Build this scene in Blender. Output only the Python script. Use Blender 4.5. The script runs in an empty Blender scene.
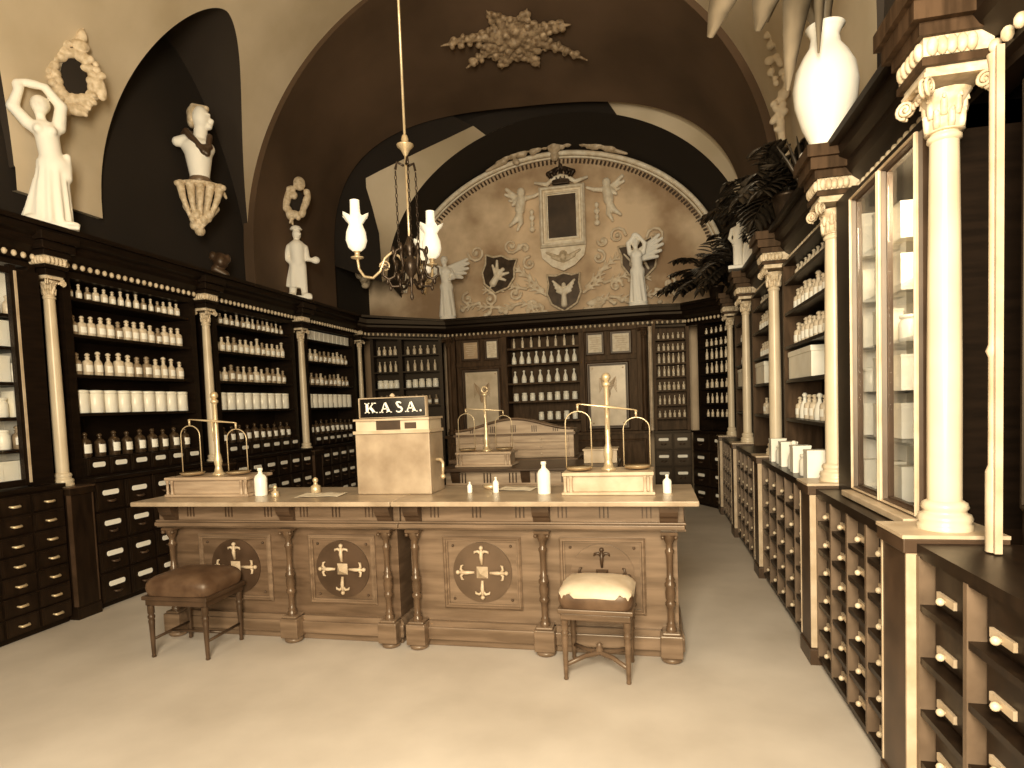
import bpy, bmesh, math, random
import numpy as np
from mathutils import Vector, Matrix
SC = bpy.context.scene
COL = SC.collection
rnd = random.Random(7)
PI = math.pi
sin, cos = math.sin, math.cos
R = math.radians

# ------------------------------------------------------------------ materials
MATS = {}
def mat(name, c1, c2=None, rough=.5, scale=6., stretch=(1,1,1), metal=0., spec=.5, bump=0., detail=4, lo=.35, hi=.65, trans=0., alpha=1.):
    m = bpy.data.materials.new(name); m.use_nodes = True
    nt = m.node_tree; b = nt.nodes['Principled BSDF']
    b.inputs['Roughness'].default_value = rough
    b.inputs['Metallic'].default_value = metal
    b.inputs['Specular IOR Level'].default_value = spec
    b.inputs['Specular Tint'].default_value = (1,.74,.46,1) if spec<.5 else (1,.86,.64,1)
    b.inputs['Base Color'].default_value = (*c1, 1)
    if trans: b.inputs['Transmission Weight'].default_value = trans
    if alpha < 1: b.inputs['Alpha'].default_value = alpha
    if c2 is not None:
        tc = nt.nodes.new('ShaderNodeTexCoord'); mp = nt.nodes.new('ShaderNodeMapping')
        mp.inputs['Scale'].default_value = stretch
        nz = nt.nodes.new('ShaderNodeTexNoise'); nz.inputs['Scale'].default_value = scale; nz.inputs['Detail'].default_value = detail
        cr = nt.nodes.new('ShaderNodeValToRGB')
        cr.color_ramp.elements[0].position = lo; cr.color_ramp.elements[1].position = hi
        cr.color_ramp.elements[0].color = (*c1, 1); cr.color_ramp.elements[1].color = (*c2, 1)
        nt.links.new(tc.outputs['Object'], mp.inputs['Vector']); nt.links.new(mp.outputs['Vector'], nz.inputs['Vector'])
        nt.links.new(nz.outputs['Fac'], cr.inputs['Fac']); nt.links.new(cr.outputs['Color'], b.inputs['Base Color'])
        if bump:
            bp = nt.nodes.new('ShaderNodeBump'); bp.inputs['Strength'].default_value = bump; bp.inputs['Distance'].default_value = .01
            nt.links.new(nz.outputs['Fac'], bp.inputs['Height']); nt.links.new(bp.outputs['Normal'], b.inputs['Normal'])
    MATS[name] = m
    return m
M_DARK  = mat('dark_walnut', (.0060,.0034,.0020), (.012,.0066,.0036), .42, 5, (1,1,8), spec=.22)
M_DARK2 = mat('dark_walnut_drawer', (.009,.005,.0028), (.018,.0098,.005), .36, 6, (4,4,1), spec=.28)
M_BACKW = mat('brown_walnut', (.032,.017,.008), (.075,.041,.020), .5, 4, (6,6,1), spec=.2)
M_MID   = mat('oak_counter', (.088,.051,.026), (.155,.093,.050), .34, 4, (1,1,7))
M_MIDH  = mat('oak_counter_long', (.120,.073,.039), (.215,.137,.077), .34, 4, (.6,6,6))
M_MIDD  = mat('oak_inlay_dark', (.04,.021,.010), (.075,.041,.021), .4, 6)
M_COL   = mat('gilt_shaft', (.55,.42,.25), (.68,.54,.34), .3, 3)
M_EDGE  = mat('pale_oak_edge', (.42,.30,.17), (.56,.42,.26), .4, 9)  # pale oak tone for light-coloured parts and painted-in lit pedestal sides
M_CARVE = mat('gilt_carving', (.46,.34,.19), (.70,.55,.35), .5, 25)
M_PLAST = mat('plaster_figure', (.88,.80,.63), None, .6)
M_CREAM = mat('cream_limewash', (.48,.37,.22), (.64,.51,.33), .9, .9, detail=6)
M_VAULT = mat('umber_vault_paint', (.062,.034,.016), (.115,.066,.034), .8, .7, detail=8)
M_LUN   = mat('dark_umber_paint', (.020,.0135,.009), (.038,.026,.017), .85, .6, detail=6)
M_NBLACK  = mat('near_black_tone', (.0085,.0055,.0038), (.014,.009,.006), .9, .6)  # near-black tone: rear vault cells, left wall, cartouche ovals
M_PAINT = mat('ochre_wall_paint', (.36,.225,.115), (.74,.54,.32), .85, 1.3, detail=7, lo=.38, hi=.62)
M_FLOOR = mat('pale_stone_floor', (.45,.37,.27), (.60,.505,.38), .65, 1.6, detail=8, lo=.3, hi=.7)
M_GLASSY= mat('pale_bottle', (.56,.43,.26), (.74,.60,.40), .2, 30, detail=2)
M_DULLB = mat('dim_bottle', (.22,.15,.08), (.40,.29,.17), .2, 30, detail=2)
M_AMBER = mat('dark_bottle', (.035,.02,.01), (.07,.042,.02), .15, 30, detail=2)
M_STUC  = mat('cream_stucco_relief', (.70,.56,.36), (.86,.74,.53), .6, 14)
M_OAKL  = mat('light_oak', (.30,.20,.115), (.46,.325,.195), .38, 5, (.6,5,5))
M_WHITE = mat('white_porcelain', (.86,.77,.57), (.93,.85,.66), .25, 8)
M_LABEL = mat('paper_label', (.88,.80,.62), None, .6)
M_BRASS = mat('old_brass', (.58,.42,.22), (.72,.55,.31), .3, 9, metal=.45)
M_IRON  = mat('dark_bronze', (.028,.017,.010), (.06,.038,.022), .35, 12, metal=.5)
M_LEATH = mat('brown_velvet', (.065,.032,.015), (.13,.072,.036), .42, 8)
M_MARB  = mat('grey_marble', (.27,.185,.105), (.47,.345,.21), .3, 6, detail=8, lo=.3, hi=.7)
M_MIRR  = mat('etched_mirror', (.50,.38,.23), (.66,.52,.33), .3, 5)
M_LEAFD = mat('dark_leaf', (.014,.010,.006), (.045,.031,.018), .4, 10)
M_LEAFP = mat('pale_leaf', (.10,.072,.04), (.30,.225,.135), .5, 3, (1,1,.3))
M_PAPER = mat('paper_sheet', (.62,.50,.32), (.78,.66,.46), .7, 20)
M_BLACK = mat('black_glass', (.006,.004,.003), None, .15)
def opal():
    m = mat('opal_glass', (.93,.85,.66), None, .3)
    b = m.node_tree.nodes['Principled BSDF']
    b.inputs['Subsurface Weight'].default_value = .0
    b.inputs['Emission Color'].default_value = (1,.85,.6,1); b.inputs['Emission Strength'].default_value = .35
    return m
M_OPAL = opal()
def glass():
    m = bpy.data.materials.new('pane_glass'); m.use_nodes = True
    nt = m.node_tree; nt.nodes.clear()
    o = nt.nodes.new('ShaderNodeOutputMaterial'); mx = nt.nodes.new('ShaderNodeMixShader')
    t = nt.nodes.new('ShaderNodeBsdfTransparent'); g = nt.nodes.new('ShaderNodeBsdfGlossy'); g.inputs['Roughness'].default_value = .03
    f = nt.nodes.new('ShaderNodeLayerWeight'); pw = nt.nodes.new('ShaderNodeMath'); pw.operation='POWER'; pw.inputs[1].default_value=5
    ml = nt.nodes.new('ShaderNodeMath'); ml.operation='MULTIPLY_ADD'; ml.inputs[1].default_value=.5; ml.inputs[2].default_value=.03
    nt.links.new(f.outputs['Facing'], pw.inputs[0]); nt.links.new(pw.outputs[0], ml.inputs[0]); nt.links.new(ml.outputs[0], mx.inputs[0]); nt.links.new(t.outputs[0], mx.inputs[1]); nt.links.new(g.outputs[0], mx.inputs[2])
    nt.links.new(mx.outputs[0], o.inputs[0]); return m
M_PANE = glass()

# ------------------------------------------------------------------ mesh building
class MB:
    def __init__(s, M=None): s.v=[]; s.f=[]; s.mi=[]; s.sm=[]; s.M=M
    def add(s, vs, fs, m=0, smooth=False):
        n=len(s.v); flip=False
        if s.M is not None:
            vs=[tuple(s.M @ Vector(p)) for p in vs]
            flip = s.M.to_3x3().determinant()<0
        s.v+= [tuple(p) for p in vs]
        for f in fs:
            f=[n+i for i in f]
            if flip: f=f[::-1]
            s.f.append(f); s.mi.append(m); s.sm.append(smooth)
    def box(s,x0,x1,y0,y1,z0,z1,m=0):
        if x0>x1:x0,x1=x1,x0
        if y0>y1:y0,y1=y1,y0
        if z0>z1:z0,z1=z1,z0
        vs=[(x0,y0,z0),(x1,y0,z0),(x1,y1,z0),(x0,y1,z0),(x0,y0,z1),(x1,y0,z1),(x1,y1,z1),(x0,y1,z1)]
        s.add(vs,[(0,3,2,1),(4,5,6,7),(0,1,5,4),(1,2,6,5),(2,3,7,6),(3,0,4,7)],m)
    def frame(s,x0,x1,z0,z1,w,y0,y1,m=0):      # picture-frame moulding with mitred, bevelled section facing -y
        yb=y0+(y1-y0)*.45
        def ring(d,y): return [(x0+d,y,z0+d),(x1-d,y,z0+d),(x1-d,y,z1-d),(x0+d,y,z1-d)]
        rs=[ring(0,y1),ring(0,yb),ring(w*.35,y0),ring(w*.6,y0),ring(w*.75,yb),ring(w,yb),ring(w,y1)]
        vs=sum(rs,[]); fs=[]
        for i in range(len(rs)-1):
            for k in range(4):
                a=i*4+k;b=i*4+(k+1)%4; fs.append((a,b,b+4,a+4))
        s.add(vs,fs,m)
    def lathe(s,prof,x=0,y=0,z=0,seg=14,m=0,sx=1,sy=1,smooth=True):
        vs=[];fs=[];n=len(prof)
        for r,h in prof:
            for k in range(seg):
                a=2*PI*k/seg; vs.append((x+r*cos(a)*sx,y+r*sin(a)*sy,z+h))
        for i in range(n-1):
            for k in range(seg):
                a=i*seg+k;b=i*seg+(k+1)%seg; fs.append((a,b,b+seg,a+seg))
        s.add(vs,fs,m,smooth)
        s.add(vs[:seg],[tuple(range(seg))[::-1]],m); s.add(vs[-seg:],[tuple(range(seg))],m)
    def tube(s,pts,r,seg=6,m=0,flat=None):
        pts=[Vector(p) for p in pts]; n=len(pts)
        rr=list(r) if hasattr(r,'__len__') else [r]*n
        vs=[];fs=[]; prev=None
        for i,p in enumerate(pts):
            t=(pts[min(i+1,n-1)]-pts[max(i-1,0)])
            t=t.normalized() if t.length>1e-9 else Vector((0,0,1))
            u=prev if prev is not None else (Vector((0,1,0)) if abs(t.y)<.9 else Vector((1,0,0)))
            u=(u-t*u.dot(t)); u=u.normalized() if u.length>1e-6 else t.orthogonal().normalized()
            prev=u; w=t.cross(u)
            for k in range(seg):
                a=2*PI*k/seg; vs.append(tuple(p+u*(cos(a)*rr[i])+w*(sin(a)*rr[i]*(flat or 1))))
        for i in range(n-1):
            for k in range(seg):
                a=i*seg+k;b=i*seg+(k+1)%seg; fs.append((a,b,b+seg,a+seg))
        fs.append(tuple(range(seg))[::-1]); fs.append(tuple(range((n-1)*seg,n*seg)))
        s.add(vs,fs,m,True)
    def ball(s,c,r,m=0,seg=10,rings=7,sc=(1,1,1)):
        vs=[];fs=[]
        for i in range(rings+1):
            p=PI*i/rings
            for k in range(seg):
                a=2*PI*k/seg
                vs.append((c[0]+r*sc[0]*sin(p)*cos(a),c[1]+r*sc[1]*sin(p)*sin(a),c[2]-r*sc[2]*cos(p)))
        for i in range(rings):
            for k in range(seg):
                a=i*seg+k;b=i*seg+(k+1)%seg; fs.append((a,b,b+seg,a+seg))
        s.add(vs,fs,m,True)
    def prism(s,poly,y0,y1,m=0,smooth=False):   # poly in x,z
        n=len(poly)
        vs=[(p[0],y0,p[1]) for p in poly]+[(p[0],y1,p[1]) for p in poly]
        fs=[tuple(range(n)),tuple(range(2*n-1,n-1,-1))]
        s.add(vs,fs,m)
        s.add(vs,[(i,i+n,(i+1)%n+n,(i+1)%n) for i in range(n)],m,smooth)
    def sweep(s,prof,pts,m=0,closed=False):      # prof (out,z) swept along a plan polyline, out = left normal of direction reversed
        n=len(pts); k=len(prof); vs=[]
        for i,(x,y) in enumerate(pts):
            a=Vector(pts[max(i-1,0)]); b=Vector((x,y)); c=Vector(pts[min(i+1,n-1)])
            d1=(b-a).normalized() if i>0 else (c-b).normalized(); d2=(c-b).normalized() if i<n-1 else d1
            n1=Vector((d1.y,-d1.x)); n2=Vector((d2.y,-d2.x)); nn=(n1+n2); nn=nn.normalized()/max(.4,nn.normalized().dot(n1))
            for o,z in prof: vs.append((x+nn.x*o,y+nn.y*o,z))
        fs=[]
        for i in range(n-1):
            for j in range(k):
                a=i*k+j;b=i*k+(j+1)%k; fs.append((a,b,b+k,a+k))
        fs.append(tuple(range(k))); fs.append(tuple(range((n-1)*k,n*k))[::-1])
        s.add(vs,fs,m)
    def build(s,name,mats,parent=None,bevel=0):
        me=bpy.data.meshes.new(name)
        off=ROOT.get(parent.name,(0,0,0)) if parent is not None else (0,0,0)
        v=[(a-off[0],b-off[1],c-off[2]) for a,b,c in s.v]
        me.from_pydata(v,[],s.f)
        if not isinstance(mats,(list,tuple)): mats=[mats]
        for m in mats: me.materials.append(m)
        me.polygons.foreach_set('material_index',s.mi); me.polygons.foreach_set('use_smooth',s.sm)
        me.update()
        o=bpy.data.objects.new(name,me); COL.objects.link(o)
        if parent is not None: o.parent=parent; ROOT[o.name]=off
        else: ROOT[o.name]=(0,0,0)
        if bevel:
            b=o.modifiers.new('edge','BEVEL'); b.width=bevel; b.segments=2; b.limit_method='ANGLE'
        return o
ROOT={}
def tag(o,label,cat,group=None):
    o['label']=label; o['category']=cat
    if group: o['group']=group
    return o
def struct(o): o['kind']='structure'; return o
def thing(name,label,cat,loc,group=None):
    o=bpy.data.objects.new(name,None); COL.objects.link(o); o.location=loc; o.empty_display_size=.1
    ROOT[o.name]=tuple(loc); return tag(o,label,cat,group)
def centre(o):                # move a single-mesh thing's origin to its base
    me=o.data; co=np.empty(len(me.vertices)*3); me.vertices.foreach_get('co',co); co=co.reshape(-1,3)
    c=Vector(((co[:,0].min()+co[:,0].max())/2,(co[:,1].min()+co[:,1].max())/2,co[:,2].min()))
    me.transform(Matrix.Translation(-c)); o.location=c; ROOT[o.name]=tuple(c); return o
def copy_tree(o,parent=None):
    c=o.copy(); COL.objects.link(c)
    if parent is not None: c.parent=parent
    for ch in list(o.children): copy_tree(ch,c)
    return c
ORD='first second third fourth fifth sixth seventh eighth ninth tenth eleventh twelfth thirteenth fourteenth fifteenth sixteenth seventeenth eighteenth nineteenth twentieth'.split()

# wall frames: local x runs left to right as seen from the room, local y goes INTO the wall, z up
def frame_m(ox,oy,ux,uy):
    u=Vector((ux,uy,0)).normalized(); n=Vector((-u.y,u.x,0))
    return Matrix(((u.x,n.x,0,ox),(u.y,n.y,0,oy),(0,0,1,0),(0,0,0,1)))
FL=frame_m(-4.30,0,0,1)       # left wall, x = world Y
FR=frame_m(.86,0,0,-1)        # right wall, x = -world Y
FB=frame_m(0,9.10,1,0)        # back wall, x = world X

# ------------------------------------------------------------------ soft sculpted forms (smooth union meshed by surface nets)
def sdf_parts(P,prims,k):
    f=None
    for p in prims:
        t=p[0]
        if t=='c':
            a=np.array(p[1],float);b=np.array(p[2],float);ra,rb=p[3],p[4]
            ab=b-a;h=np.clip(((P-a)@ab)/max(ab@ab,1e-9),0,1)
            d=np.linalg.norm(P-a-h[...,None]*ab,axis=-1)-(ra+(rb-ra)*h)
        elif t=='e':
            c=np.array(p[1],float);r=np.array(p[2],float)
            q=P-c
            if len(p)>3:
                Mx=np.array(Matrix.Rotation(p[3],3,p[4] if len(p)>4 else 'Y')); q=q@Mx
            k0=np.linalg.norm(q/r,axis=-1);k1=np.linalg.norm(q/(r*r),axis=-1)
            d=k0*(k0-1)/np.maximum(k1,1e-6)
        elif t=='b':
            c=np.array(p[1],float);r=np.array(p[2],float)
            q=np.abs(P-c)-r; d=np.linalg.norm(np.maximum(q,0),axis=-1)+np.minimum(q.max(-1),0)-.004
        elif t=='k':     # pleated cone: axis from base to top, radii, pleats, depth, y squash
            a=np.array(p[1],float);b=np.array(p[2],float);ra,rb,n,am,sq=p[3:8]
            ab=b-a;L2=ab@ab;h=np.clip(((P-a)@ab)/L2,0,1);q=P-a-h[...,None]*ab
            q=q*np.array([1,1/sq,1]);ang=np.arctan2(q[...,1],q[...,0])
            rad=(ra+(rb-ra)*h)+am*(1-.75*h)*np.sin(n*ang+3*h)
            hr=((P-a)@ab)/L2; ln=math.sqrt(L2)
            d=np.maximum(np.linalg.norm(q,axis=-1)-rad,np.maximum(-hr,hr-1)*ln)*.75
        f=d if f is None else (lambda hh:(d*(1-hh)+f*hh)-k*hh*(1-hh))(np.clip(.5+.5*(d-f)/k,0,1))
    return f
def sculpt(prims,h=.012,k=.02,pad=.05):
    lo=np.full(3,1e9);hi=-lo
    for p in prims:
        if p[0]in'ck':
            r=max(p[3],p[4])+(p[6] if p[0]=='k' else 0)
            for q in(p[1],p[2]): lo=np.minimum(lo,np.array(q)-r);hi=np.maximum(hi,np.array(q)+r)
        else:
            r=max(p[2]) if len(p)>3 else np.array(p[2]); lo=np.minimum(lo,np.array(p[1])-r);hi=np.maximum(hi,np.array(p[1])+r)
    lo-=pad;hi+=pad
    n=np.ceil((hi-lo)/h).astype(int)+1
    ax=[lo[i]+h*np.arange(n[i]) for i in range(3)]
    P=np.stack(np.meshgrid(*ax,indexing='ij'),-1)
    f=sdf_parts(P,prims,k)
    s=f<0
    nx,ny,nz=f.shape
    cs=[(i,j,l) for i in(0,1) for j in(0,1) for l in(0,1)]
    sub=lambda A,c:A[c[0]:nx-1+c[0],c[1]:ny-1+c[1],c[2]:nz-1+c[2]]
    cnt=sum(sub(s,c).astype(int) for c in cs); act=(cnt>0)&(cnt<8)
    idx=-np.ones(act.shape,int); N=int(act.sum()); idx[act]=np.arange(N)
    vp=np.zeros((N,3));w=np.zeros(N)
    for a in cs:
        for ax_ in range(3):
            if a[ax_]==0:
                b=list(a);b[ax_]=1;b=tuple(b)
                fa=sub(f,a)[act];fb=sub(f,b)[act];cr=(fa<0)!=(fb<0)
                t=np.where(cr,fa/np.where(cr,fa-fb,1),0)
                pos=np.array(a,float)[None]+t[:,None]*(np.array(b)-np.array(a))[None]
                vp+=pos*cr[:,None];w+=cr
    cell=np.argwhere(act); V=lo+h*(cell+vp/np.maximum(w,1)[:,None])
    F=[]
    for a in range(3):
        b,c=(a+1)%3,(a+2)%3
        A=np.moveaxis(s,[a,b,c],[0,1,2]); I=np.moveaxis(idx,[a,b,c],[0,1,2])
        e=A[:-1,1:-1,1:-1]!=A[1:,1:-1,1:-1]
        i,j,l=np.nonzero(e); ins=A[:-1,1:-1,1:-1][e]
        q=np.stack([I[i,j,l],I[i,j+1,l],I[i,j+1,l+1],I[i,j,l+1]],-1)
        q[~ins]=q[~ins][:,::-1]; F.append(q)
    F=np.concatenate(F); F=F[(F>=0).all(1)]
    return V,F
def sculpt_into(mb,prims,m=0,h=.012,k=.02):
    V,F=sculpt(prims,h,k); mb.add([tuple(v) for v in V],[tuple(int(i) for i in q) for q in F],m,True)
def face_cam(x,y,z): return Matrix.Translation((x,y,z))@Matrix.Rotation(math.atan2(-x,y),4,'Z')
def spiral(cx,cz,r0,r1,turns,a0,y,n=22,sgn=1):
    return [(cx+(r0+(r1-r0)*i/n)*cos(a0+sgn*turns*2*PI*i/n),y,cz+(r0+(r1-r0)*i/n)*sin(a0+sgn*turns*2*PI*i/n)) for i in range(n+1)]
# ------------------------------------------------------------------ the room shell
CX=-1.66
XL,XR=-4.66,1.31          # upper walls
def shell():
    b=MB(); b.box(-5.2,1.9,-.6,10.2,-.12,0); struct(b.build('floor',M_FLOOR))
    b=MB(); b.box(-5.0,-4.80,-.6,10.0,0,2.9); b.box(-5.0,XL,-.6,10.0,2.9,6.8); struct(b.build('wall_left',M_NBLACK))
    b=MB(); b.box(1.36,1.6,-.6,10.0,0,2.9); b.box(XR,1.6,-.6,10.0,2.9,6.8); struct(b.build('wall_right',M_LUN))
    b=MB(); b.box(-5.0,1.6,9.82,10.05,0,6.8); struct(b.build('wall_back',M_PAINT))
shell()
def vault():
    b=MB(); Z0=3.42
    # front bay: cream barrel cut cleanly by dark side lunettes; each lunette: apex y, half widths, exponents, rise, spring
    LUNL=[(5.35,.83,1.20,1.8,1.6,1.95,3.40),(2.75,1.0,1.02,1.8,1.8,1.75,3.38)]
    LUNR=[(2.95,1.0,1.0,1.8,1.8,1.8,3.30)]
    LUNS=LUNL+LUNR
    def lun(y,LS):
        z=0
        for (yc,h0,h1,e0,e1,rise,sp) in LS:
            q=(yc-y)/h0 if y<yc else (y-yc)/h1; e=e0 if y<yc else e1
            if q<1: z=max(z,sp+rise*(1-q**e)**(1/e))
        return z
    ys=[-.6+7.1*j/240 for j in range(241)]
    for (yc,h0,h1,*_) in LUNS:
        for k in range(1,14):
            ys+=[yc-h0+.0006*k*k*1.6,yc+h1-.0006*k*k*1.6]
    ys=sorted(ys); nt=110
    rows=[];cut=[]
    for y in ys:
        q=[]
        for LS in(LUNR,LUNL):
            zl=lun(y,LS); q.append((zl,math.asin(min(1,max(0,(zl-Z0)/2.9))) if zl>Z0 else 0))
        cut.append(q); c0,c1=q[0][1],PI-q[1][1]
        rows.append([(CX+2.94*cos(c0+(c1-c0)*i/nt),y,Z0+2.9*sin(c0+(c1-c0)*i/nt)) for i in range(nt+1)])
    vs=sum(rows,[]); W=nt+1
    b.add(vs,[(j*W+i,j*W+i+1,(j+1)*W+i+1,(j+1)*W+i) for j in range(len(ys)-1) for i in range(nt)],0,True)
    allcut=cut
    for s in(-1,1):
        xw=CX+s*2.99; cut=[q[0 if s>0 else 1] for q in allcut]
        sv=[];sf=[]
        for (zl,c),y in zip(cut,ys):
            z=max(zl,Z0-.03) if c else Z0-.03
            xb=CX+s*2.94*cos(c)
            for q in range(5): sv.append((xb+(xw-xb)*q/4,y,(Z0+2.9*sin(c)) if c else Z0))
        sf=[(5*j+q,5*j+q+1,5*j+q+6,5*j+q+5) for j in range(len(ys)-1) for q in range(4) if cut[j][1] or cut[j+1][1]]
        b.add(sv,sf,2,True)
        wv=[]
        for (zl,c),y in zip(cut,ys): wv+=[(CX+s*2.94,y,Z0+.01),(CX+s*2.94,y,Z0-.17),(CX+s*2.99,y,Z0-.17)]
        b.add(wv,[(3*j+q,3*j+q+1,3*j+q+4,3*j+q+3) for j in range(len(ys)-1) for q in (0,1) if not cut[j][1] and not cut[j+1][1]],0)
    n=80
    def sup(a,h,e,i,N,t0=0,t1=PI):
        t=t0+(t1-t0)*i/N; c,s_=cos(t),sin(t)
        r=(abs(c)**e+abs(s_)**e)**(-1/e); return a*r*c,h*r*s_
    def arc(y,a,h,e,tilt=0,cx=CX,z0=Z0):
        o=[]
        for i in range(n+1):
            u,v=sup(a,h,e,i,n); o.append((cx+u,y,z0+v-tilt*u))
        return o
    def loft(r0,r1,m):
        vs=list(r0)+list(r1); k=len(r0)
        b.add(vs,[(i,i+1,i+1+k,i+k) for i in range(k-1)],m,True)
    # broad dark transverse arch, flattening towards the back
    leg=lambda r:[(r[0][0],r[0][1],2.9)]+r+[(r[-1][0],r[-1][1],2.9)]
    loft(leg(arc(6.5,2.99,2.96,2)),leg(arc(6.5,2.86,2.86,2)),1)
    prev=leg(arc(6.5,2.86,2.86,2))
    for k in range(1,11):
        t=k/10; cur=arc(6.5+2*t,2.86+.04*t,2.86+(2.16-2.86)*t,2+t,.045*t); cur=leg(cur); loft(prev,cur,1); prev=cur
    E3=leg(arc(8.5,3.04,2.55,2.6,.03)); loft(prev,E3,3); loft(E3,leg(arc(9.83,3.04,2.55,2.6,.03)),3)
    def Dp(t,y=8.85): return (-1.27+2.62*cos(t),y,3.38+2.2*sin(t))
    def Op(t):
        c,s_=cos(t),sin(t); r=(abs(c)**3+abs(s_)**3)**(-1/3); return (CX+3.0*r*c,8.53,Z0+2.3*r*s_-.045*3*r*c)
    N=60
    loft([Dp(R(2)+R(176)*i/N) for i in range(N+1)],[(-1.45+2.62*cos(R(2)+R(176)*i/N),9.83,3.3+2.16*sin(R(2)+R(176)*i/N)) for i in range(N+1)],3)
    def web(t0o,t1o,t0i,t1i,m):
        o=[];im=[];inn=[]
        for i in range(31):
            s=i/30; po=Vector(Op(t0o+(t1o-t0o)*s)); pi=Vector(Dp(t0i+(t1i-t0i)*s))
            mid=(po+pi)/2+Vector((0,.06,.04))
            o.append(tuple(po)); im.append(tuple(mid)); inn.append(tuple(pi))
        loft(o,im,m); loft(im,inn,m)
    web(R(4),R(70),R(4),R(70),0); web(R(70),R(112),R(70),R(112),3)
    pl=[(-2.37,5.47),(-2.72,5.36),(-3.09,5.25),(-3.47,5.13),(-3.82,5.02),(-4.05,4.94),(-4.05,4.80),(-3.97,4.51),(-3.88,4.12),(-3.87,3.82),(-3.87,3.40)]
    def pa(t):
        t*=len(pl)-1; i=min(int(t),len(pl)-2); f=t-i; return (pl[i][0]+(pl[i+1][0]-pl[i][0])*f,8.62,pl[i][1]+(pl[i+1][1]-pl[i][1])*f)
    loft([pa(i/40) for i in range(41)],[Dp(R(112+65*i/40)) for i in range(41)],0)
    loft([Op(R(112+64*i/40)) for i in range(41)],[(x,y-.01,z) for x,y,z in [pa(i/40) for i in range(41)]],3)
    o=b.build('ceiling',[M_CREAM,M_VAULT,M_LUN,M_NBLACK]); struct(o)
    return o
vault()
# painted back wall stays behind the soffit; a dark dado behind the cornices
# ------------------------------------------------------------------ cornices
def cornice(name,path3,bead_n,lab):
    b=MB(); path=[p[:2] for p in path3]; dz=[(p[2] if len(p)>2 else 0) for p in path3]
    b.sweep([(-.10,2.66),(.0,2.66),(.0,2.69),(.03,2.70),(.03,2.755),(.05,2.77),(.09,2.80),(.11,2.83),(.11,2.86),(.15,2.88),(.16,2.94),(-.10,2.94)],path)
    k_=len(b.v)//len(path); b.v=[(x,y,z+dz[i//k_]) for i,(x,y,z) in enumerate(b.v)]
    o=struct(b.build(name,M_DARK))
    g=MB()
    for i in range(len(path)-1):
        a=Vector(path[i]);c=Vector(path[i+1]);d=(c-a);L=d.length;d.normalize();nn=Vector((d.y,-d.x))
        k=int(L/.068)
        for j in range(k):
            p=a+d*((j+.5)*L/k)+nn*.045
            zz=2.725+dz[i]+(dz[i+1]-dz[i])*(j+.5)/k; g.ball((p.x,p.y,zz),.019,0,8,5,(1,1,1.25))
    g.build('bead_molding',M_CARVE,o)
cornice('trim_1',[(-4.47,1.9),(-4.47,8.80)],0,'')
cornice('trim_2',[(-4.47,8.80,0),(-4.30,8.92,-.04),(-3.12,9.30,-.10),(.0,9.30,-.10),(.50,9.24,-.12),(1.13,8.50,-.15)],0,'')
cornice('trim_3',[(1.13,8.50,-.15),(1.13,.9,-.15)],0,'')
def cornice_top(name,poly):
    b=MB(); n=len(poly)
    vs=[(x,y,z+2.93) for x,y,z in poly]+[(x,y,z+2.965) for x,y,z in poly]
    b.add(vs,[tuple(range(n))[::-1],tuple(range(n,2*n))]+[(i,(i+1)%n,(i+1)%n+n,i+n) for i in range(n)])
    struct(b.build(name,M_DARK))
cornice_top('trim_4',[(-4.62,1.9,0),(-4.28,1.9,0),(-4.28,8.72,0),(-4.62,8.72,0)])
cornice_top('trim_6',[(.93,8.4,-.15),(.93,.9,-.15),(1.30,.9,-.15),(1.30,8.4,-.15)])
cornice_top('trim_7',[(-4.62,8.72,0),(-4.28,8.72,0),(-3.1,9.10,-.10),(-3.1,9.84,-.10),(-4.62,9.84,-.10)])
cornice_top('trim_8',[(-3.1,9.10,-.10),(.0,9.10,-.10),(.0,9.84,-.10),(-3.1,9.84,-.10)])
cornice_top('trim_9',[(.0,9.10,-.10),(.42,9.05,-.12),(.93,8.4,-.15),(1.30,8.4,-.15),(1.30,9.84,-.1),(.0,9.84,-.10)])

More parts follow.
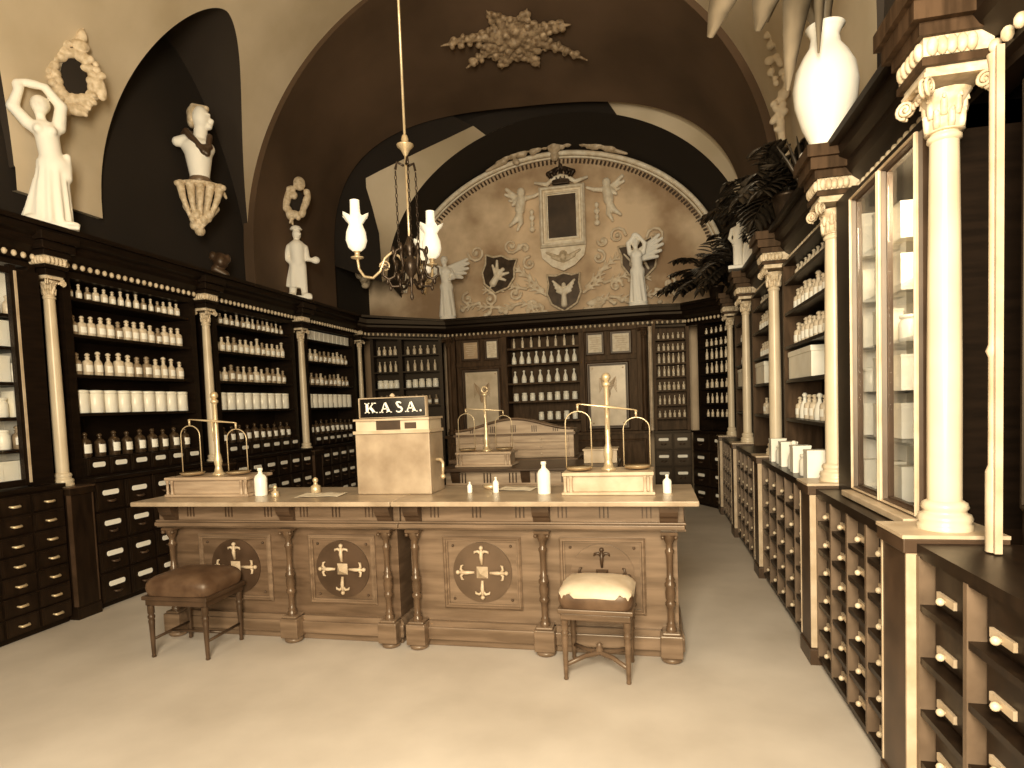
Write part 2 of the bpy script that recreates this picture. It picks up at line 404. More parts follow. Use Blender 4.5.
# ------------------------------------------------------------------ columns
def column(M,u,y,r,z0,z1,label,ped=True,pw=.12,block=True,wood=None,group='cabinet columns',dz=0):
    base=M@Vector((u,y,0 if ped else z0))
    t=thing('column',label,'column',base,group)
    mc=wood or M_COL; mv=wood or M_CARVE; left=M is FL
    if ped:
        b=MB(M); b.box(u-pw,u+pw,-.03,y+.14,0,z0-.05); b.box(u-pw-.012,u+pw+.012,-.045,y+.14,z0-.05,z0); b.box(u-pw-.008,u+pw+.008,-.04,y+.14,0,.09)
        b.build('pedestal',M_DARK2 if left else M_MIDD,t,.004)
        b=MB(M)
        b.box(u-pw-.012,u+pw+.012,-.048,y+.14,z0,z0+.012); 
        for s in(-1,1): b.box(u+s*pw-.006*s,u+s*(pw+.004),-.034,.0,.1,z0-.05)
        b.build('pedestal_edge',M_MIDD if left else M_EDGE,t)  # pale strips paint in the light on the pedestal's side faces
    z=z0+.012
    b=MB(M); b.lathe([(r*1.62,0),(r*1.62,.018),(r*1.5,.022),(r*1.62,.036),(r*1.5,.052),(r*1.28,.056),(r*1.25,.066),(r*1.4,.076),(r*1.3,.092),(r*1.06,.1)],u,y,z,20)
    b.build('base',mc,t)
    h=z1-z0; cap=r*3.1*(1.0 if left else 1.15)
    b=MB(M); zs=z+.095; ze=z1-cap
    pr=[(r*(1.0-.18*max(0,(i/12-.3)/.7)**1.4),(ze-zs)*i/12) for i in range(13)]
    b.lathe(pr,u,y,zs,20); b.lathe([(r*.84,0),(r*.98,.006),(r*.98,.018),(r*.84,.024)],u,y,ze-.03,20)
    b.build('shaft',mc,t)
    b=MB(M); s=r*(1.0 if left else 1.15)
    b.lathe([(.82*s,0),(1.0*s,.05*s),(.86*s,.12*s),(.86*s,.9*s),(.95*s,1.5*s),(1.2*s,1.95*s),(1.3*s,2.1*s)],u,y,ze,16)
    for ring,(nl,zz,hh,out) in enumerate([(8,.1,.95,1.05),(8,.75,1.05,1.2)]):
        for k in range(nl):
            a=2*PI*(k+.5*ring)/nl
            pts=[]
            for q in range(7):
                w=q/6; rad=(.86+.12*w+(out-.86)*max(0,w-.5)**1.2*1.1)*s; zh=(zz+hh*(math.sin(w*1.9)/math.sin(1.57) if w<.83 else 1-(w-.83)*1.2))*s
                pts.append((u+rad*cos(a),y+rad*sin(a),ze+zh))
            b.tube(pts,[.17*s,.2*s,.2*s,.18*s,.15*s,.12*s,.06*s],6)
    for sx in(-1,1):
        for sy in(-1,1):
            cx,cy=u+sx*1.42*s,y+sy*1.42*s
            d=Vector((sx,sy,0)).normalized()
            for off in(-.12,.12):
                n2=Vector((-d.y,d.x,0))*off*s*1.2
                pts=[]
                for q in range(26):
                    a=-PI*.5+q/25*4.0*PI; rr=(.52*(1-q/25*.82))*s
                    pts.append((cx+d.x*rr*cos(a)+n2.x,cy+d.y*rr*cos(a)+n2.y,ze+2.1*s+rr*sin(a)))
                b.tube(pts[::-1],.10*s,6)
            b.ball((cx,cy,ze+2.1*s),.16*s)
        b.tube([(u+sx*1.0*s,y-1.1*s,ze+2.3*s),(u,y-1.25*s,ze+2.2*s),(u-sx*1.0*s,y-1.1*s,ze+2.3*s)],.2*s,6)
    for k in range(5): b.ball((u+(k-2)*.42*s,y-1.22*s,ze+2.05*s),.16*s,0,8,6,(1,1,1.3))
    b.ball((u,y-1.35*s,ze+2.72*s),.26*s,0,8,6)
    w=1.62*s; b.box(u-w,u+w,y-w,y+w,ze+2.55*s,ze+2.8*s); w*=.93; b.box(u-w,u+w,y-w,y+w,ze+2.8*s,ze+3.1*s)
    b.build('capital',mv,t)
    if block:
        w=r*1.5+.012; z1_=z1; z1=2.60+dz-.05
        b=MB(M)
        b.box(u-w,u+w,y-w,y+(.12 if left else .17),z1_+.002,z1+.10); b.box(u-w-.018,u+w+.018,y-w-.018,y+(.12 if left else .17),z1+.10,z1+.125)
        b.box(u-w-.03,u+w+.03,y-w-.03,y+(.12 if left else .17),z1+.19,z1+.23); b.box(u-w-.055,u+w+.055,y-w-.055,y+(.12 if left else .17),z1+.23,z1+.29); b.box(u-w-.075,u+w+.075,y-w-.075,y+(.12 if left else .17),z1+.29,z1+.352)
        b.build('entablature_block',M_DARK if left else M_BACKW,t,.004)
        b=MB(M); b.box(u-w-.012,u+w+.012,y-w-.012,y+.1,z1+.13,z1+.19)
        ne=5
        for k in range(ne):
            xx=u-w+2*w*(k+.5)/ne; b.ball((xx,y-w-.014,z1+.158),.024,0,8,6,(.75,.7,1.25))
            yy=y-w+(w+.05)*(k+.5)/ne
            for s2 in(-1,1): b.ball((u+s2*(w+.014),yy,z1+.158),.024,0,8,6,(.7,.75,1.25))
        b.build('egg_molding',M_CARVE,t)
    return t
LCOL=[3.82,5.50,7.25,8.90]
lnm=['pale column at the start of the left wall beside the tall glazed case','second pale column along the left wall, above the two-pan scale','third pale column along the left wall, beside the cash register','slender last column of the left wall at the dark back corner']
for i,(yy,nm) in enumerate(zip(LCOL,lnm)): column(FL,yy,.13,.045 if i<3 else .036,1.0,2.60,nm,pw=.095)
RCOL=[2.42,3.73,5.43,6.98,8.33]
rnm=['largest cream column, standing closest to the viewer on the right wall','second cream column on the right wall, under the tall white vase','third cream column from the front on the right wall','fourth cream column from the front, below the slim white statuette','fifth and thinnest column, at the far end of the right wall']
for i,(yy,nm) in enumerate(zip(RCOL,rnm)): column(FR,-yy,.13,(.052,.052,.048,.044,.040)[i],1.0,2.55,nm,pw=.115,dz=-.10)
column(FB,-3.08,.13,.040,1.06,2.58,'dark wooden column at the left end of the central back cabinet',ped=False,block=False,wood=M_BACKW)
column(FB,-.10,.13,.040,1.06,2.58,'dark wooden column between the mirrored door and the pale post',ped=False,block=False,wood=M_BACKW)

# ------------------------------------------------------------------ wall cabinets
def flat_drawer(b_parent,M,x0,x1,z0,z1,lab=True,pull=True,y=0):
    b=MB(M); b.box(x0,x1,y-.014,y+.03,z0,z1)
    b.box(x0+.012,x1-.012,y-.018,y-.013,z0+.012,z1-.012)
    d=b.build('drawer',M_DARK2,b_parent,.003)
    cx=(x0+x1)/2; w=min(.075,(x1-x0)*.29); zc=z0+(z1-z0)*.62
    if lab:
        b=MB(M); hh=min(.020,(z1-z0)*.16); b.prism([(cx-w+.01,zc-hh),(cx+w-.01,zc-hh),(cx+w,zc-hh+.01),(cx+w,zc+hh-.01),(cx+w-.01,zc+hh),(cx-w+.01,zc+hh),(cx-w,zc+hh-.01),(cx-w,zc-hh+.01)],y-.023,y-.017)
        b.build('label_plate',M_LABEL,d)
    if pull:
        b=MB(M); zz=z0+(z1-z0)*.32
        b.tube([(cx-.035,y-.017,zz+.006),(cx-.03,y-.034,zz),(cx,y-.04,zz-.003),(cx+.03,y-.034,zz),(cx+.035,y-.017,zz+.006)],[.006,.009,.011,.009,.006],6)
        b.build('pull',M_MIDD,d)
def upper_case(t,M,u0,u1,zs,yf,yb,stile=.07,wood=M_DARK,z_top=2.66,ledge=1.05,mid=None,far=None):
    b=MB(M)
    b.box(u0,u1,yb,yb+.02,ledge,z_top)
    for a,c in((u0,u0+stile),(u1-stile,u1)):
        if far and a==u0: continue
        b.box(a,c,yf,yb,ledge,z_top)
    if far:
        g=MB(M); g.box(u0,u0+stile,yf,yb,ledge,z_top); g.build('side_panel',far,t)  # far side gets lighter wood: its lit face is put into the colour
    for m in(mid or []): b.box(m-.03,m+.03,yf,yb,ledge,z_top)
    b.box(u0+stile,u1-stile,yf,yb,z_top-.025,z_top)
    b.build('case',wood,t)
    for z in zs:
        b=MB(M); b.box(u0+stile+.001,u1-stile-.001,yf+.005,yb-.001,z-.026,z-.002); b.build('shelf',wood,t)
def left_cabinet(u0,u1,nc,label,zs=(1.57,1.88,2.20,2.49),nsm=6,rows=4):
    t=thing('drawer_cabinet',label,'cabinet',FL@Vector(((u0+u1)/2,.25,0)),'left wall cabinets')
    b=MB(FL); b.box(u0,u1,.001,.49,.04,1.02); b.box(u0,u1,.03,.49,0,.04); b.box(u0,u1,-.035,.49,1.02,1.05)
    b.build('base_case',M_DARK,t)
    w=(u1-u0)/nc; h=.245
    for r in range(rows):
        for c in range(nc): flat_drawer(t,FL,u0+w*c+.012,u0+w*(c+1)-.012,.05+h*r,.05+h*r+h-.02)
    upper_case(t,FL,u0,u1,zs,.15,.45)
    b=MB(FL); b.box(u0+.07,u1-.07,.13,.45,1.05,1.205); b.build('drawer_case',M_DARK,t)
    w=(u1-u0-.14)/nsm
    for c in range(nsm): flat_drawer(t,FL,u0+.07+w*c+.01,u0+.07+w*(c+1)-.01,1.065,1.195,True,False,.13)
    return t
left_cabinet(3.95,5.38,5,'dark cabinet with white-labelled drawers beside the first column of the left wall')
left_cabinet(5.62,7.13,6,'dark drawer cabinet between the second and third columns of the left wall',nsm=7)
left_cabinet(7.37,8.78,6,'dark drawer cabinet between the third and last columns of the left wall',nsm=7)

def glazed_case():
    u0,u1=1.95,3.70
    t=thing('drawer_cabinet','tall glazed case with a pale door edge at the front of the left wall','cabinet',FL@Vector(((u0+u1)/2,.25,0)))
    b=MB(FL); b.box(u0,u1,.001,.49,.04,1.02); b.box(u0,u1,.03,.49,0,.04); b.box(u0,u1,-.03,.49,1.02,1.05); b.build('base_case',M_DARK,t)
    w=(u1-u0)/7
    for r in range(7):
        for c in range(3,7):
            x0=u0+w*c+.01;x1=u0+w*(c+1)-.01;z0=.05+.138*r
            b=MB(FL); b.box(x0,x1,-.012,.03,z0,z0+.122); b.box(x0+.012,x1-.012,-.016,-.011,z0+.012,z0+.11); d=b.build('drawer',M_DARK2,t)
            b=MB(FL); cx=(x0+x1)/2; b.tube([(cx-.035,-.014,z0+.06),(cx-.025,-.034,z0+.054),(cx+.025,-.034,z0+.054),(cx+.035,-.014,z0+.06)],[.006,.01,.01,.006],6); b.build('pull',M_BRASS,d)
    upper_case(t,FL,u0,u1,(1.32,1.55,1.80,2.05,2.28),.101,.45,.05)
    b=MB(FL)
    for m in(2.75,3.50): b.box(m-.022,m+.022,.06,.10,1.06,2.62)
    for z in(1.06,2.555): b.box(u0,3.522,.065,.098,z,z+.045)
    b.box(3.522,3.70,.07,.10,1.05,2.6)
    b.build('door_frame',M_DARK,t)
    b=MB(FL); b.box(3.505,3.521,.052,.066,1.08,2.58); b.build('door_edge',M_EDGE,t)
    b=MB(FL); b.box(u0+.051,u1-.051,.425,.448,1.052,2.62); b.box(u1-.064,u1-.051,.16,.424,1.052,2.62); b.build('brightening_lining',M_PLAST,t)  # added white lining that brightens the dark case interior
    b=MB(FL); b.box(2.773,3.477,.078,.082,1.106,2.554); b.build('glass_pane',M_PANE,t)
    return t
glazed_case()

M_MID2R=mat('oak_divider_lit',(.10,.063,.035),(.165,.106,.06),.45,8)  # lighter than the drawers: lit reveal sides painted into the divider colour
def right_base(t,u0,u1,nc,nr,pale_edges=()):
    b=MB(FR); b.box(u0,u1,.075,.48,.03,.95); b.box(u0,u1,.02,.48,0,.05); b.box(u0,u1,-.005,.48,.95,.985)
    h=.90/nr
    for r in range(nr+1): b.box(u0,u1,.0,.08,.05+h*r-.011,.05+h*r+.011)
    b.build('base_case',M_DARK2,t)
    w=(u1-u0)/nc
    for c in range(nc+1):
        x=u0+w*c
        b=MB(FR); b.box(x-.011,x+.011,-.004,.08,.05,.945); b.build('divider',M_MID2R,t)
    for r in range(nr):
        for c in range(nc):
            x0=u0+w*c+.016;x1=u0+w*(c+1)-.016;z0=.05+h*r+.014;z1=.05+h*(r+1)-.014
            b=MB(FR); b.prism([(x0,z0),(x1,z0),(x1,z1),(x0,z1)],.045,.1)
            b.box(x0+.012,x1-.012,.038,.046,z0+.01,z1-.01)
            d=b.build('drawer',M_DARK2,t,.003)
            b=MB(FR); cx=x0+(x1-x0)*.36; zc=z0+(z1-z0)*.30; ww=(x1-x0)*.2
            b.box(cx-ww,cx+ww,.028,.038,zc-.013,zc+.013); b.build('label_plate',M_EDGE,d)
            b=MB(FR); b.ball((cx,.015,zc-.004),.013); b.tube([(cx,.03,zc-.004),(cx,.012,zc-.004)],.006); b.build('knob',M_COL,d)
RB=[(1.0,2.29,4,5,'near dark drawer counter along the right wall, cut by the picture edge'),
    (2.55,3.60,4,6,'dark drawer counter under the glazed case on the right wall'),
    (3.86,5.30,5,5,'third dark drawer counter of the right wall, below open shelves with a white box'),
    (5.56,6.85,5,5,'fourth dark drawer counter along the right wall, counted from the front'),
    (7.11,8.20,5,5,'farthest dark drawer counter along the right wall')]
RT=[]
for (a,c,nc,nr,lb) in RB:
    t=thing('drawer_cabinet',lb,'cabinet',FR@Vector((-(a+c)/2,.25,0)),'right wall cabinets'); RT.append(t)
    right_base(t,-c,-a,nc,nr)
upper_case(RT[2],FR,-5.30,-3.86,(1.32,1.62,1.88,2.14,2.38),.17,.44,.05,ledge=.985,far=M_BACKW,z_top=2.53)
upper_case(RT[3],FR,-6.85,-5.56,(1.32,1.62,1.88,2.14,2.38),.17,.44,.05,ledge=.985,far=M_BACKW,z_top=2.53)
upper_case(RT[4],FR,-8.20,-7.11,(1.32,1.62,1.88,2.14,2.38),.17,.44,.05,ledge=.985,far=M_BACKW,z_top=2.53)
def right_glazed():
    t=RT[1]; a,c=-3.60,-2.55
    b=MB(FR); b.box(a,c,.44,.46,.985,2.5); b.box(a,a+.02,.14,.44,.985,2.5); b.box(a,a+.26,.11,.14,.985,2.5); b.box(c-.02,c,.14,.44,.985,2.5); b.box(a+.02,c,.14,.44,2.42,2.5); b.build('case',M_DARK,t)
    b=MB(FR); b.box(a+.021,c-.03,.425,.439,.99,2.42); b.box(a+.021,a+.035,.14,.425,.99,2.42); b.build('brightening_lining',M_PLAST,t)  # added white lining to lift the dark interior behind the panes
    for z in(1.28,1.50,1.72,1.95,2.18):
        b=MB(FR); b.box(a+.036,c-.031,.17,.424,z-.012,z-.001); b.build('shelf',M_PANE,t)
    def pane(x0,x1):
        b=MB(FR); b.frame(x0,x1,1.02,2.44,.030,.10,.14); d=b.build('door',M_MIDD,t)
        b=MB(FR); b.frame(x0+.004,x1-.004,1.024,2.436,.010,.09,.105); b.build('door_edge',M_EDGE,d)
        b=MB(FR); b.box(x0+.031,x1-.031,.122,.126,1.051,2.409); b.build('glass_pane',M_PANE,d)
    pane(-3.33,-2.95); pane(-2.94,-2.56)
    b=MB(FR); b.box(-3.34,-2.56,.05,.14,.99,1.018); b.build('sill',M_EDGE,t,.004)
    for i,z in enumerate((.99,1.28,1.50,1.72,1.95,2.18)):
        for j in range(4):
            x=-3.50+.115*j
            put(('packet','packet','jarp','packet')[(i+j)%4],FR,x,.24+.05*(j%2),z+.001,f"{ORD[j]} pale container from left on {['bottom','second','third','fourth','fifth','top'][i]} shelf inside the right glazed case",'jar','stock in the right glazed case')
    # dark panelling and a pale door post at the near end
    t=RT[0]
    b=MB(FR); b.box(-2.29,-1.0,.30,.46,.985,2.5); b.frame(-2.26,-2.06,1.1,2.45,.04,.27,.30)
    b.build('wall_panel',M_DARK,t)
    b=MB(FR); b.lathe([(.02,0),(.02,.25),(.013,.27),(.013,.6),(.02,.62),(.013,.64),(.013,1.45),(.02,1.5)],-2.17,.16,.99,10); b.box(-2.145,-2.135,.15,.17,.99,2.5); b.build('door_post',M_EDGE,t)
# ------------------------------------------------------------------ bottles and jars (one of each kind is built, the rest are copied)
KIND={}
def make(kind):
    def root(name,mb,m): return mb.build(name,m)
    b=MB()
    if kind in('bot_a','bot_b','bot_d'):
        if kind=='bot_a': b.lathe([(.030,0),(.033,.004),(.033,.088),(.029,.1),(.014,.108),(.0125,.12),(.016,.124),(.016,.129)],seg=12)
        elif kind=='bot_b': b.lathe([(.026,0),(.028,.004),(.028,.075),(.022,.095),(.012,.108),(.011,.128),(.015,.131),(.015,.136)],seg=12)
        else: b.lathe([(.03,0),(.031,.004),(.031,.08),(.026,.092),(.014,.1),(.013,.112),(.017,.115),(.017,.12)],seg=12)
        o=root('bottle',b,{'bot_a':M_GLASSY,'bot_b':M_GLASSY,'bot_d':M_DULLB}[kind])
        z={'bot_a':.129,'bot_b':.136,'bot_d':.12}[kind]
        s=MB(); s.lathe([(.009,z-.004),(.008,z+.004),(.017,z+.010),(.017,z+.018),(.008,z+.026)],seg=10); s.build('stopper',M_GLASSY if kind!='bot_d' else M_DULLB,o)
        l=MB(); n=8; rr={'bot_a':.0335,'bot_b':.0285,'bot_d':.0315}[kind]
        vs=[];zz=(.025,.07)
        for i in range(n+1):
            a=-PI/2-1.0+2.0*i/n
            for q in zz: vs.append((rr*cos(a),rr*sin(a),q))
        l.add(vs,[(2*i,2*i+2,2*i+3,2*i+1) for i in range(n)],0,True); l.build('label_patch',M_LABEL,o)
    elif kind in('bot_s','phial'): b.lathe([(.024,0),(.026,.003),(.026,.07),(.02,.085),(.010,.095),(.010,.112),(.014,.115),(.014,.122),(.006,.128)],seg=10); o=root('bottle' if kind=='bot_s' else 'vial',b,M_GLASSY)
    elif kind=='bot_m': b.lathe([(.033,0),(.036,.004),(.037,.05),(.030,.09),(.013,.125),(.012,.15),(.017,.154),(.019,.166),(.008,.178)],seg=10); o=root('bottle',b,M_WHITE)
    elif kind in('bot_t','vial'): b.lathe([(.02,0),(.021,.003),(.021,.085),(.015,.11),(.008,.12),(.008,.14),(.012,.143),(.012,.15),(.005,.156)],seg=10); o=root('bottle' if kind=='bot_t' else 'vial',b,M_GLASSY)
    elif kind=='jar':
        b.lathe([(.061,0),(.064,.004),(.064,.158),(.061,.162)],seg=18); o=root('jar',b,M_WHITE)
        s=MB(); s.lathe([(.064,.163),(.066,.168),(.066,.180),(.058,.187),(.02,.190)],seg=18); s.build('lid',M_WHITE,o)
    elif kind=='jarp': b.lathe([(.040,0),(.043,.004),(.043,.085),(.036,.097),(.034,.104),(.040,.107),(.040,.120),(.01,.126)],seg=14); o=root('jar',b,M_WHITE)
    elif kind=='ledge':
        b.lathe([(.036,0),(.038,.004),(.038,.11),(.03,.125),(.014,.135),(.013,.155),(.018,.158),(.018,.165),(.008,.176)],seg=12); o=root('bottle',b,M_AMBER)
        l=MB(); n=8; vs=[]
        for i in range(n+1):
            a=-PI/2-.9+1.8*i/n
            for q in(.03,.092): vs.append((.0386*cos(a),.0386*sin(a),q))
        l.add(vs,[(2*i,2*i+2,2*i+3,2*i+1) for i in range(n)],0,True); l.build('label_patch',M_LABEL,o)
    elif kind=='packet': b.box(-.045,.045,-.05,.05,0,.15); b.box(-.047,.047,-.052,.052,.15,.162); o=root('packet',b,M_WHITE)
    elif kind=='carton': b.box(-.05,.05,-.06,.06,0,.125); b.box(-.052,.052,-.062,.062,.098,.13); o=root('carton',b,M_WHITE)
    return o
def put(kind,M,x,y,z,label,cat,group,sc=1.,rz=0):
    if kind not in KIND: o=KIND[kind]=make(kind)
    else: o=copy_tree(KIND[kind])
    o.matrix_world=(M@Matrix.Translation((x,y,z)))@Matrix.Rotation(rz,4,'Z')@Matrix.Diagonal((sc,sc,sc,1))
    tag(o,label,cat,group); return o
DESC={'bot_a':'pale stoppered bottle','bot_b':'slim stoppered bottle','bot_d':'dim glass bottle','bot_s':'small pale bottle','bot_m':'white onion-shaped bottle','bot_t':'thin pale bottle','vial':'thin pale vial','phial':'small round-shouldered vial','jar':'white lidded jar','jarp':'squat white jar','ledge':'dark labelled bottle','packet':'white packet','carton':'white carton'}
CAT={'vial':'vial','phial':'vial','jar':'jar','jarp':'jar','packet':'packet','carton':'box'}
def row(M,x0,x1,n,z,y,kinds,where,gap=(),smin=.9,smax=1.12):
    for i in range(n):
        if i in gap: continue
        k=kinds[i%len(kinds)] if not isinstance(kinds,str) else kinds
        x=x0+(x1-x0)*(i+.5)/n+(0 if k=='jar' else rnd.uniform(-.006,.006))
        put(k,M,x,y,z+.0005,f"{DESC[k]}, {ORD[i]} from left on {where}",CAT.get(k,'bottle'),f"containers on {where}",rnd.uniform(smin,smax) if k not in('jar','carton','packet') else 1)
# left wall
Z1,Z2,Z3,Z4=1.57,1.88,2.20,2.49
Q='first left cabinet'
def left_rows():
    a,c=4.05,5.28
    row(FL,a,c,15,Z4-.002,.24,['bot_d','bot_b','bot_d','bot_a','bot_a','bot_a','bot_b','bot_b','bot_b'],'top shelf of the first left cabinet',smin=.80,smax=.90)
    row(FL,a,c,14,Z3-.002,.24,['bot_d','bot_a','bot_a','bot_a','bot_a'],'second shelf of the first left cabinet',smin=1.05,smax=1.25)
    row(FL,a,c,12,Z2-.002,.24,['bot_d','bot_a','bot_b','bot_b','bot_a','bot_a','bot_d'],'third shelf of the first left cabinet',smin=1.1,smax=1.35)
    row(FL,a,c,9,Z1-.002,.24,'jar','jar shelf of the first left cabinet')
    row(FL,a,c,9,1.205,.22,'ledge','drawer top of the first left cabinet',smin=1.05,smax=1.2)
    a,c=5.72,7.03
    row(FL,a,c,14,Z4-.002,.24,['bot_d','bot_d','bot_a','bot_d','bot_b','bot_d','bot_a','bot_b'],'top shelf of the second left cabinet',smin=.82,smax=.95)
    row(FL,a,c,13,Z3-.002,.24,['bot_a','bot_a','bot_b','bot_d','bot_a'],'second shelf of the second left cabinet',smin=1.,smax=1.25)
    row(FL,a,c,12,Z2-.002,.24,['bot_a','bot_a','bot_d','bot_d','bot_b','bot_d'],'third shelf of the second left cabinet',smin=1.,smax=1.3)
    row(FL,a,c,9,Z1-.002,.24,'jar','jar shelf of the second left cabinet')
    row(FL,a,c,10,1.205,.22,'ledge','drawer top of the second left cabinet',smin=1.0,smax=1.15)
    a,c=7.46,8.69
    for i in range(10): put('carton',FL,a+(c-a)*(i+.5)/10,.26,Z4-.0015,f'white carton, {ORD[i]} from left on the top shelf of the third left cabinet','box','cartons on the third left cabinet',1.0)
    row(FL,a,c,10,Z3-.002,.24,['bot_a','bot_a','bot_a','bot_d','bot_d','bot_d'],'second shelf of the third left cabinet',smin=1.,smax=1.2)
    row(FL,a,c,10,Z2-.002,.24,['bot_d','bot_d','bot_d','bot_a'],'third shelf of the third left cabinet',smin=1.,smax=1.2)
    row(FL,a,c,9,Z1-.002,.24,'jar','jar shelf of the third left cabinet')
    row(FL,a,c,9,1.205,.22,'ledge','drawer top of the third left cabinet',smin=1.0,smax=1.15)
    for i,z in enumerate((1.05,1.32,1.55,1.80,2.05,2.28)):
        for j in range(4):
            k=(['packet','packet','packet','packet'],['jarp','bot_a','jarp','bot_d'],['packet','packet','jarp','packet'],['bot_a','jarp','packet','jarp'],['packet','packet','packet','packet'],['bot_s','jarp','bot_s','bot_s'])[i][j]
            put(k,FL,3.570-.108*(3-j),.22,z+.001,f"{DESC[k]}, {ORD[j]} from left on {['bottom','second','third','fourth','fifth','top'][i]} shelf of the left glazed case",CAT.get(k,'bottle'),'stock in the left glazed case',1.15)
left_rows()
right_glazed()
def right_rows():
    zs=(2.38,2.14,1.88)
    for u0,u1,nm in((-5.22,-3.94,'third right cabinet'),(-6.77,-5.64,'fourth right cabinet'),(-8.12,-7.19,'fifth right cabinet')):
        n=11 if nm[0]=='t' else 5
        for z,s in zip(zs,('top','second','third')):
            row(FR,u0,u1 if n>5 else u0+.6,n,z-.001,.26,{'top':'bot_s','second':['bot_a','bot_a','bot_b'],'third':'bot_a'}[s],f'{s} shelf of the {nm}',smin=.95 if s!='top' else .85,smax=1.2 if s!='top' else 1.)
        row(FR,u0,u1,n-2,1.32-.001,.26,['bot_a','bot_m','bot_a'],f'bottom shelf of the {nm}',smin=1,smax=1.15)
    for i,(x,l) in enumerate(((-5.0,'third'),(-6.58,'fourth'),(-7.92,'fifth'))):
        b=MB(FR); b.box(x-.2,x+.5 if i==0 else x+.3,.19,.42,1.62,1.79); b.box(x-.205,(x+.505) if i==0 else x+.305,.185,.42,1.79,1.83)
        o=b.build('box',M_WHITE,None,.004); centre(o); tag(o,f'large plain white box on the open shelf of the {l} right cabinet','box','white boxes on the right shelves')
    for i in range(7):
        put(('packet','jarp','packet','bot_m')[i%4],FR,-5.15+.19*i,.09,.9855,f'white pot or packet, {ORD[i]} from left on the ledge of the third right drawer counter','jar','white pots on the right ledge',1.1)
right_rows()

# ------------------------------------------------------------------ back wall: corner cabinets and the central cabinet
def mini_drawers(t,M,x0,x1,nc,nr=4,y=0):
    w=(x1-x0)/nc
    for r in range(nr):
        for c in range(nc): flat_drawer(t,M,x0+w*c+.01,x0+w*(c+1)-.01,.05+.245*r,.05+.245*r+.225,True,True,y)
def corner(M,L,label,zs,nc,bays,wood=M_DARK):
    t=thing('corner_cabinet',label,'cabinet',M@Vector((L/2,.2,0)))
    b=MB(M); b.box(0,L,.001,.30,.04,1.02); b.box(0,L,.03,.30,0,.04); b.box(-.005,L+.005,-.03,.30,1.02,1.05); b.build('base_case',M_DARK,t)
    mini_drawers(t,M,0,L,nc)
    upper_case(t,M,0,L,zs,.10,.30,.05,wood,mid=bays)
    return t
FBL=frame_m(-4.28,8.90,1.0,.20); LBL=1.13
corner(FBL,LBL,'dark two-bay corner cabinet behind the cash register',(1.30,1.57,1.84,2.10,2.36),3,[.47])
for (x0,x1,nm,n,br) in((.06,.44,'left bay',4,'bot_s'),(.50,1.07,'right bay',5,'bot_a')):
    for z,s in((2.36,'top'),(2.10,'second'),(1.84,'third'),(1.57,'fourth')):
        k={'top':'phial','second':'vial','third':'jarp','fourth':'bot_d'}[s]
        row(FBL,x0+.02,x1-.02,n if k!='jarp' else n,z-.001,.2,k,f'{s} shelf, {nm} of the back-left corner cabinet',smin=1,smax=1.15)
ZB=(1.24,1.43,1.64,1.84,2.03,2.21,2.38)
FB1=frame_m(.02,9.14,1,0)
corner(FB1,.52,'brown back cabinet of small bottles right of the pale post',ZB,2,[],M_BACKW)
FB2=frame_m(.56,9.06,.46,-.80); LB2=.80
corner(FB2,LB2,'dark angled corner cabinet at the far end of the right aisle',ZB,2,[])
for i,z in enumerate(ZB):
    s=['lowest','second lowest','third lowest','middle','third','second','top'][i]
    k=('phial','vial','phial','vial','vial','phial','phial')[i]; sc=(.75,.8,.85,.9,.9,.75,.65)[i]
    row(FB1,.06,.47,6,z-.001,.16,k,f'{s} shelf of the brown back cabinet',smin=sc,smax=sc*1.1)
    row(FB2,.08,.72,6,z-.001,.16,k,f'{s} shelf of the angled right corner cabinet',smin=sc,smax=sc*1.1)
b=MB(); b.box(-.03,.018,9.09,9.16,1.062,2.55); b.lathe([(.02,0),(.02,1.48)],-.005,9.083,1.062,10); o=b.build('post',M_EDGE); centre(o); tag(o,'tall pale post between the dark wooden column and the brown back cabinet','post')

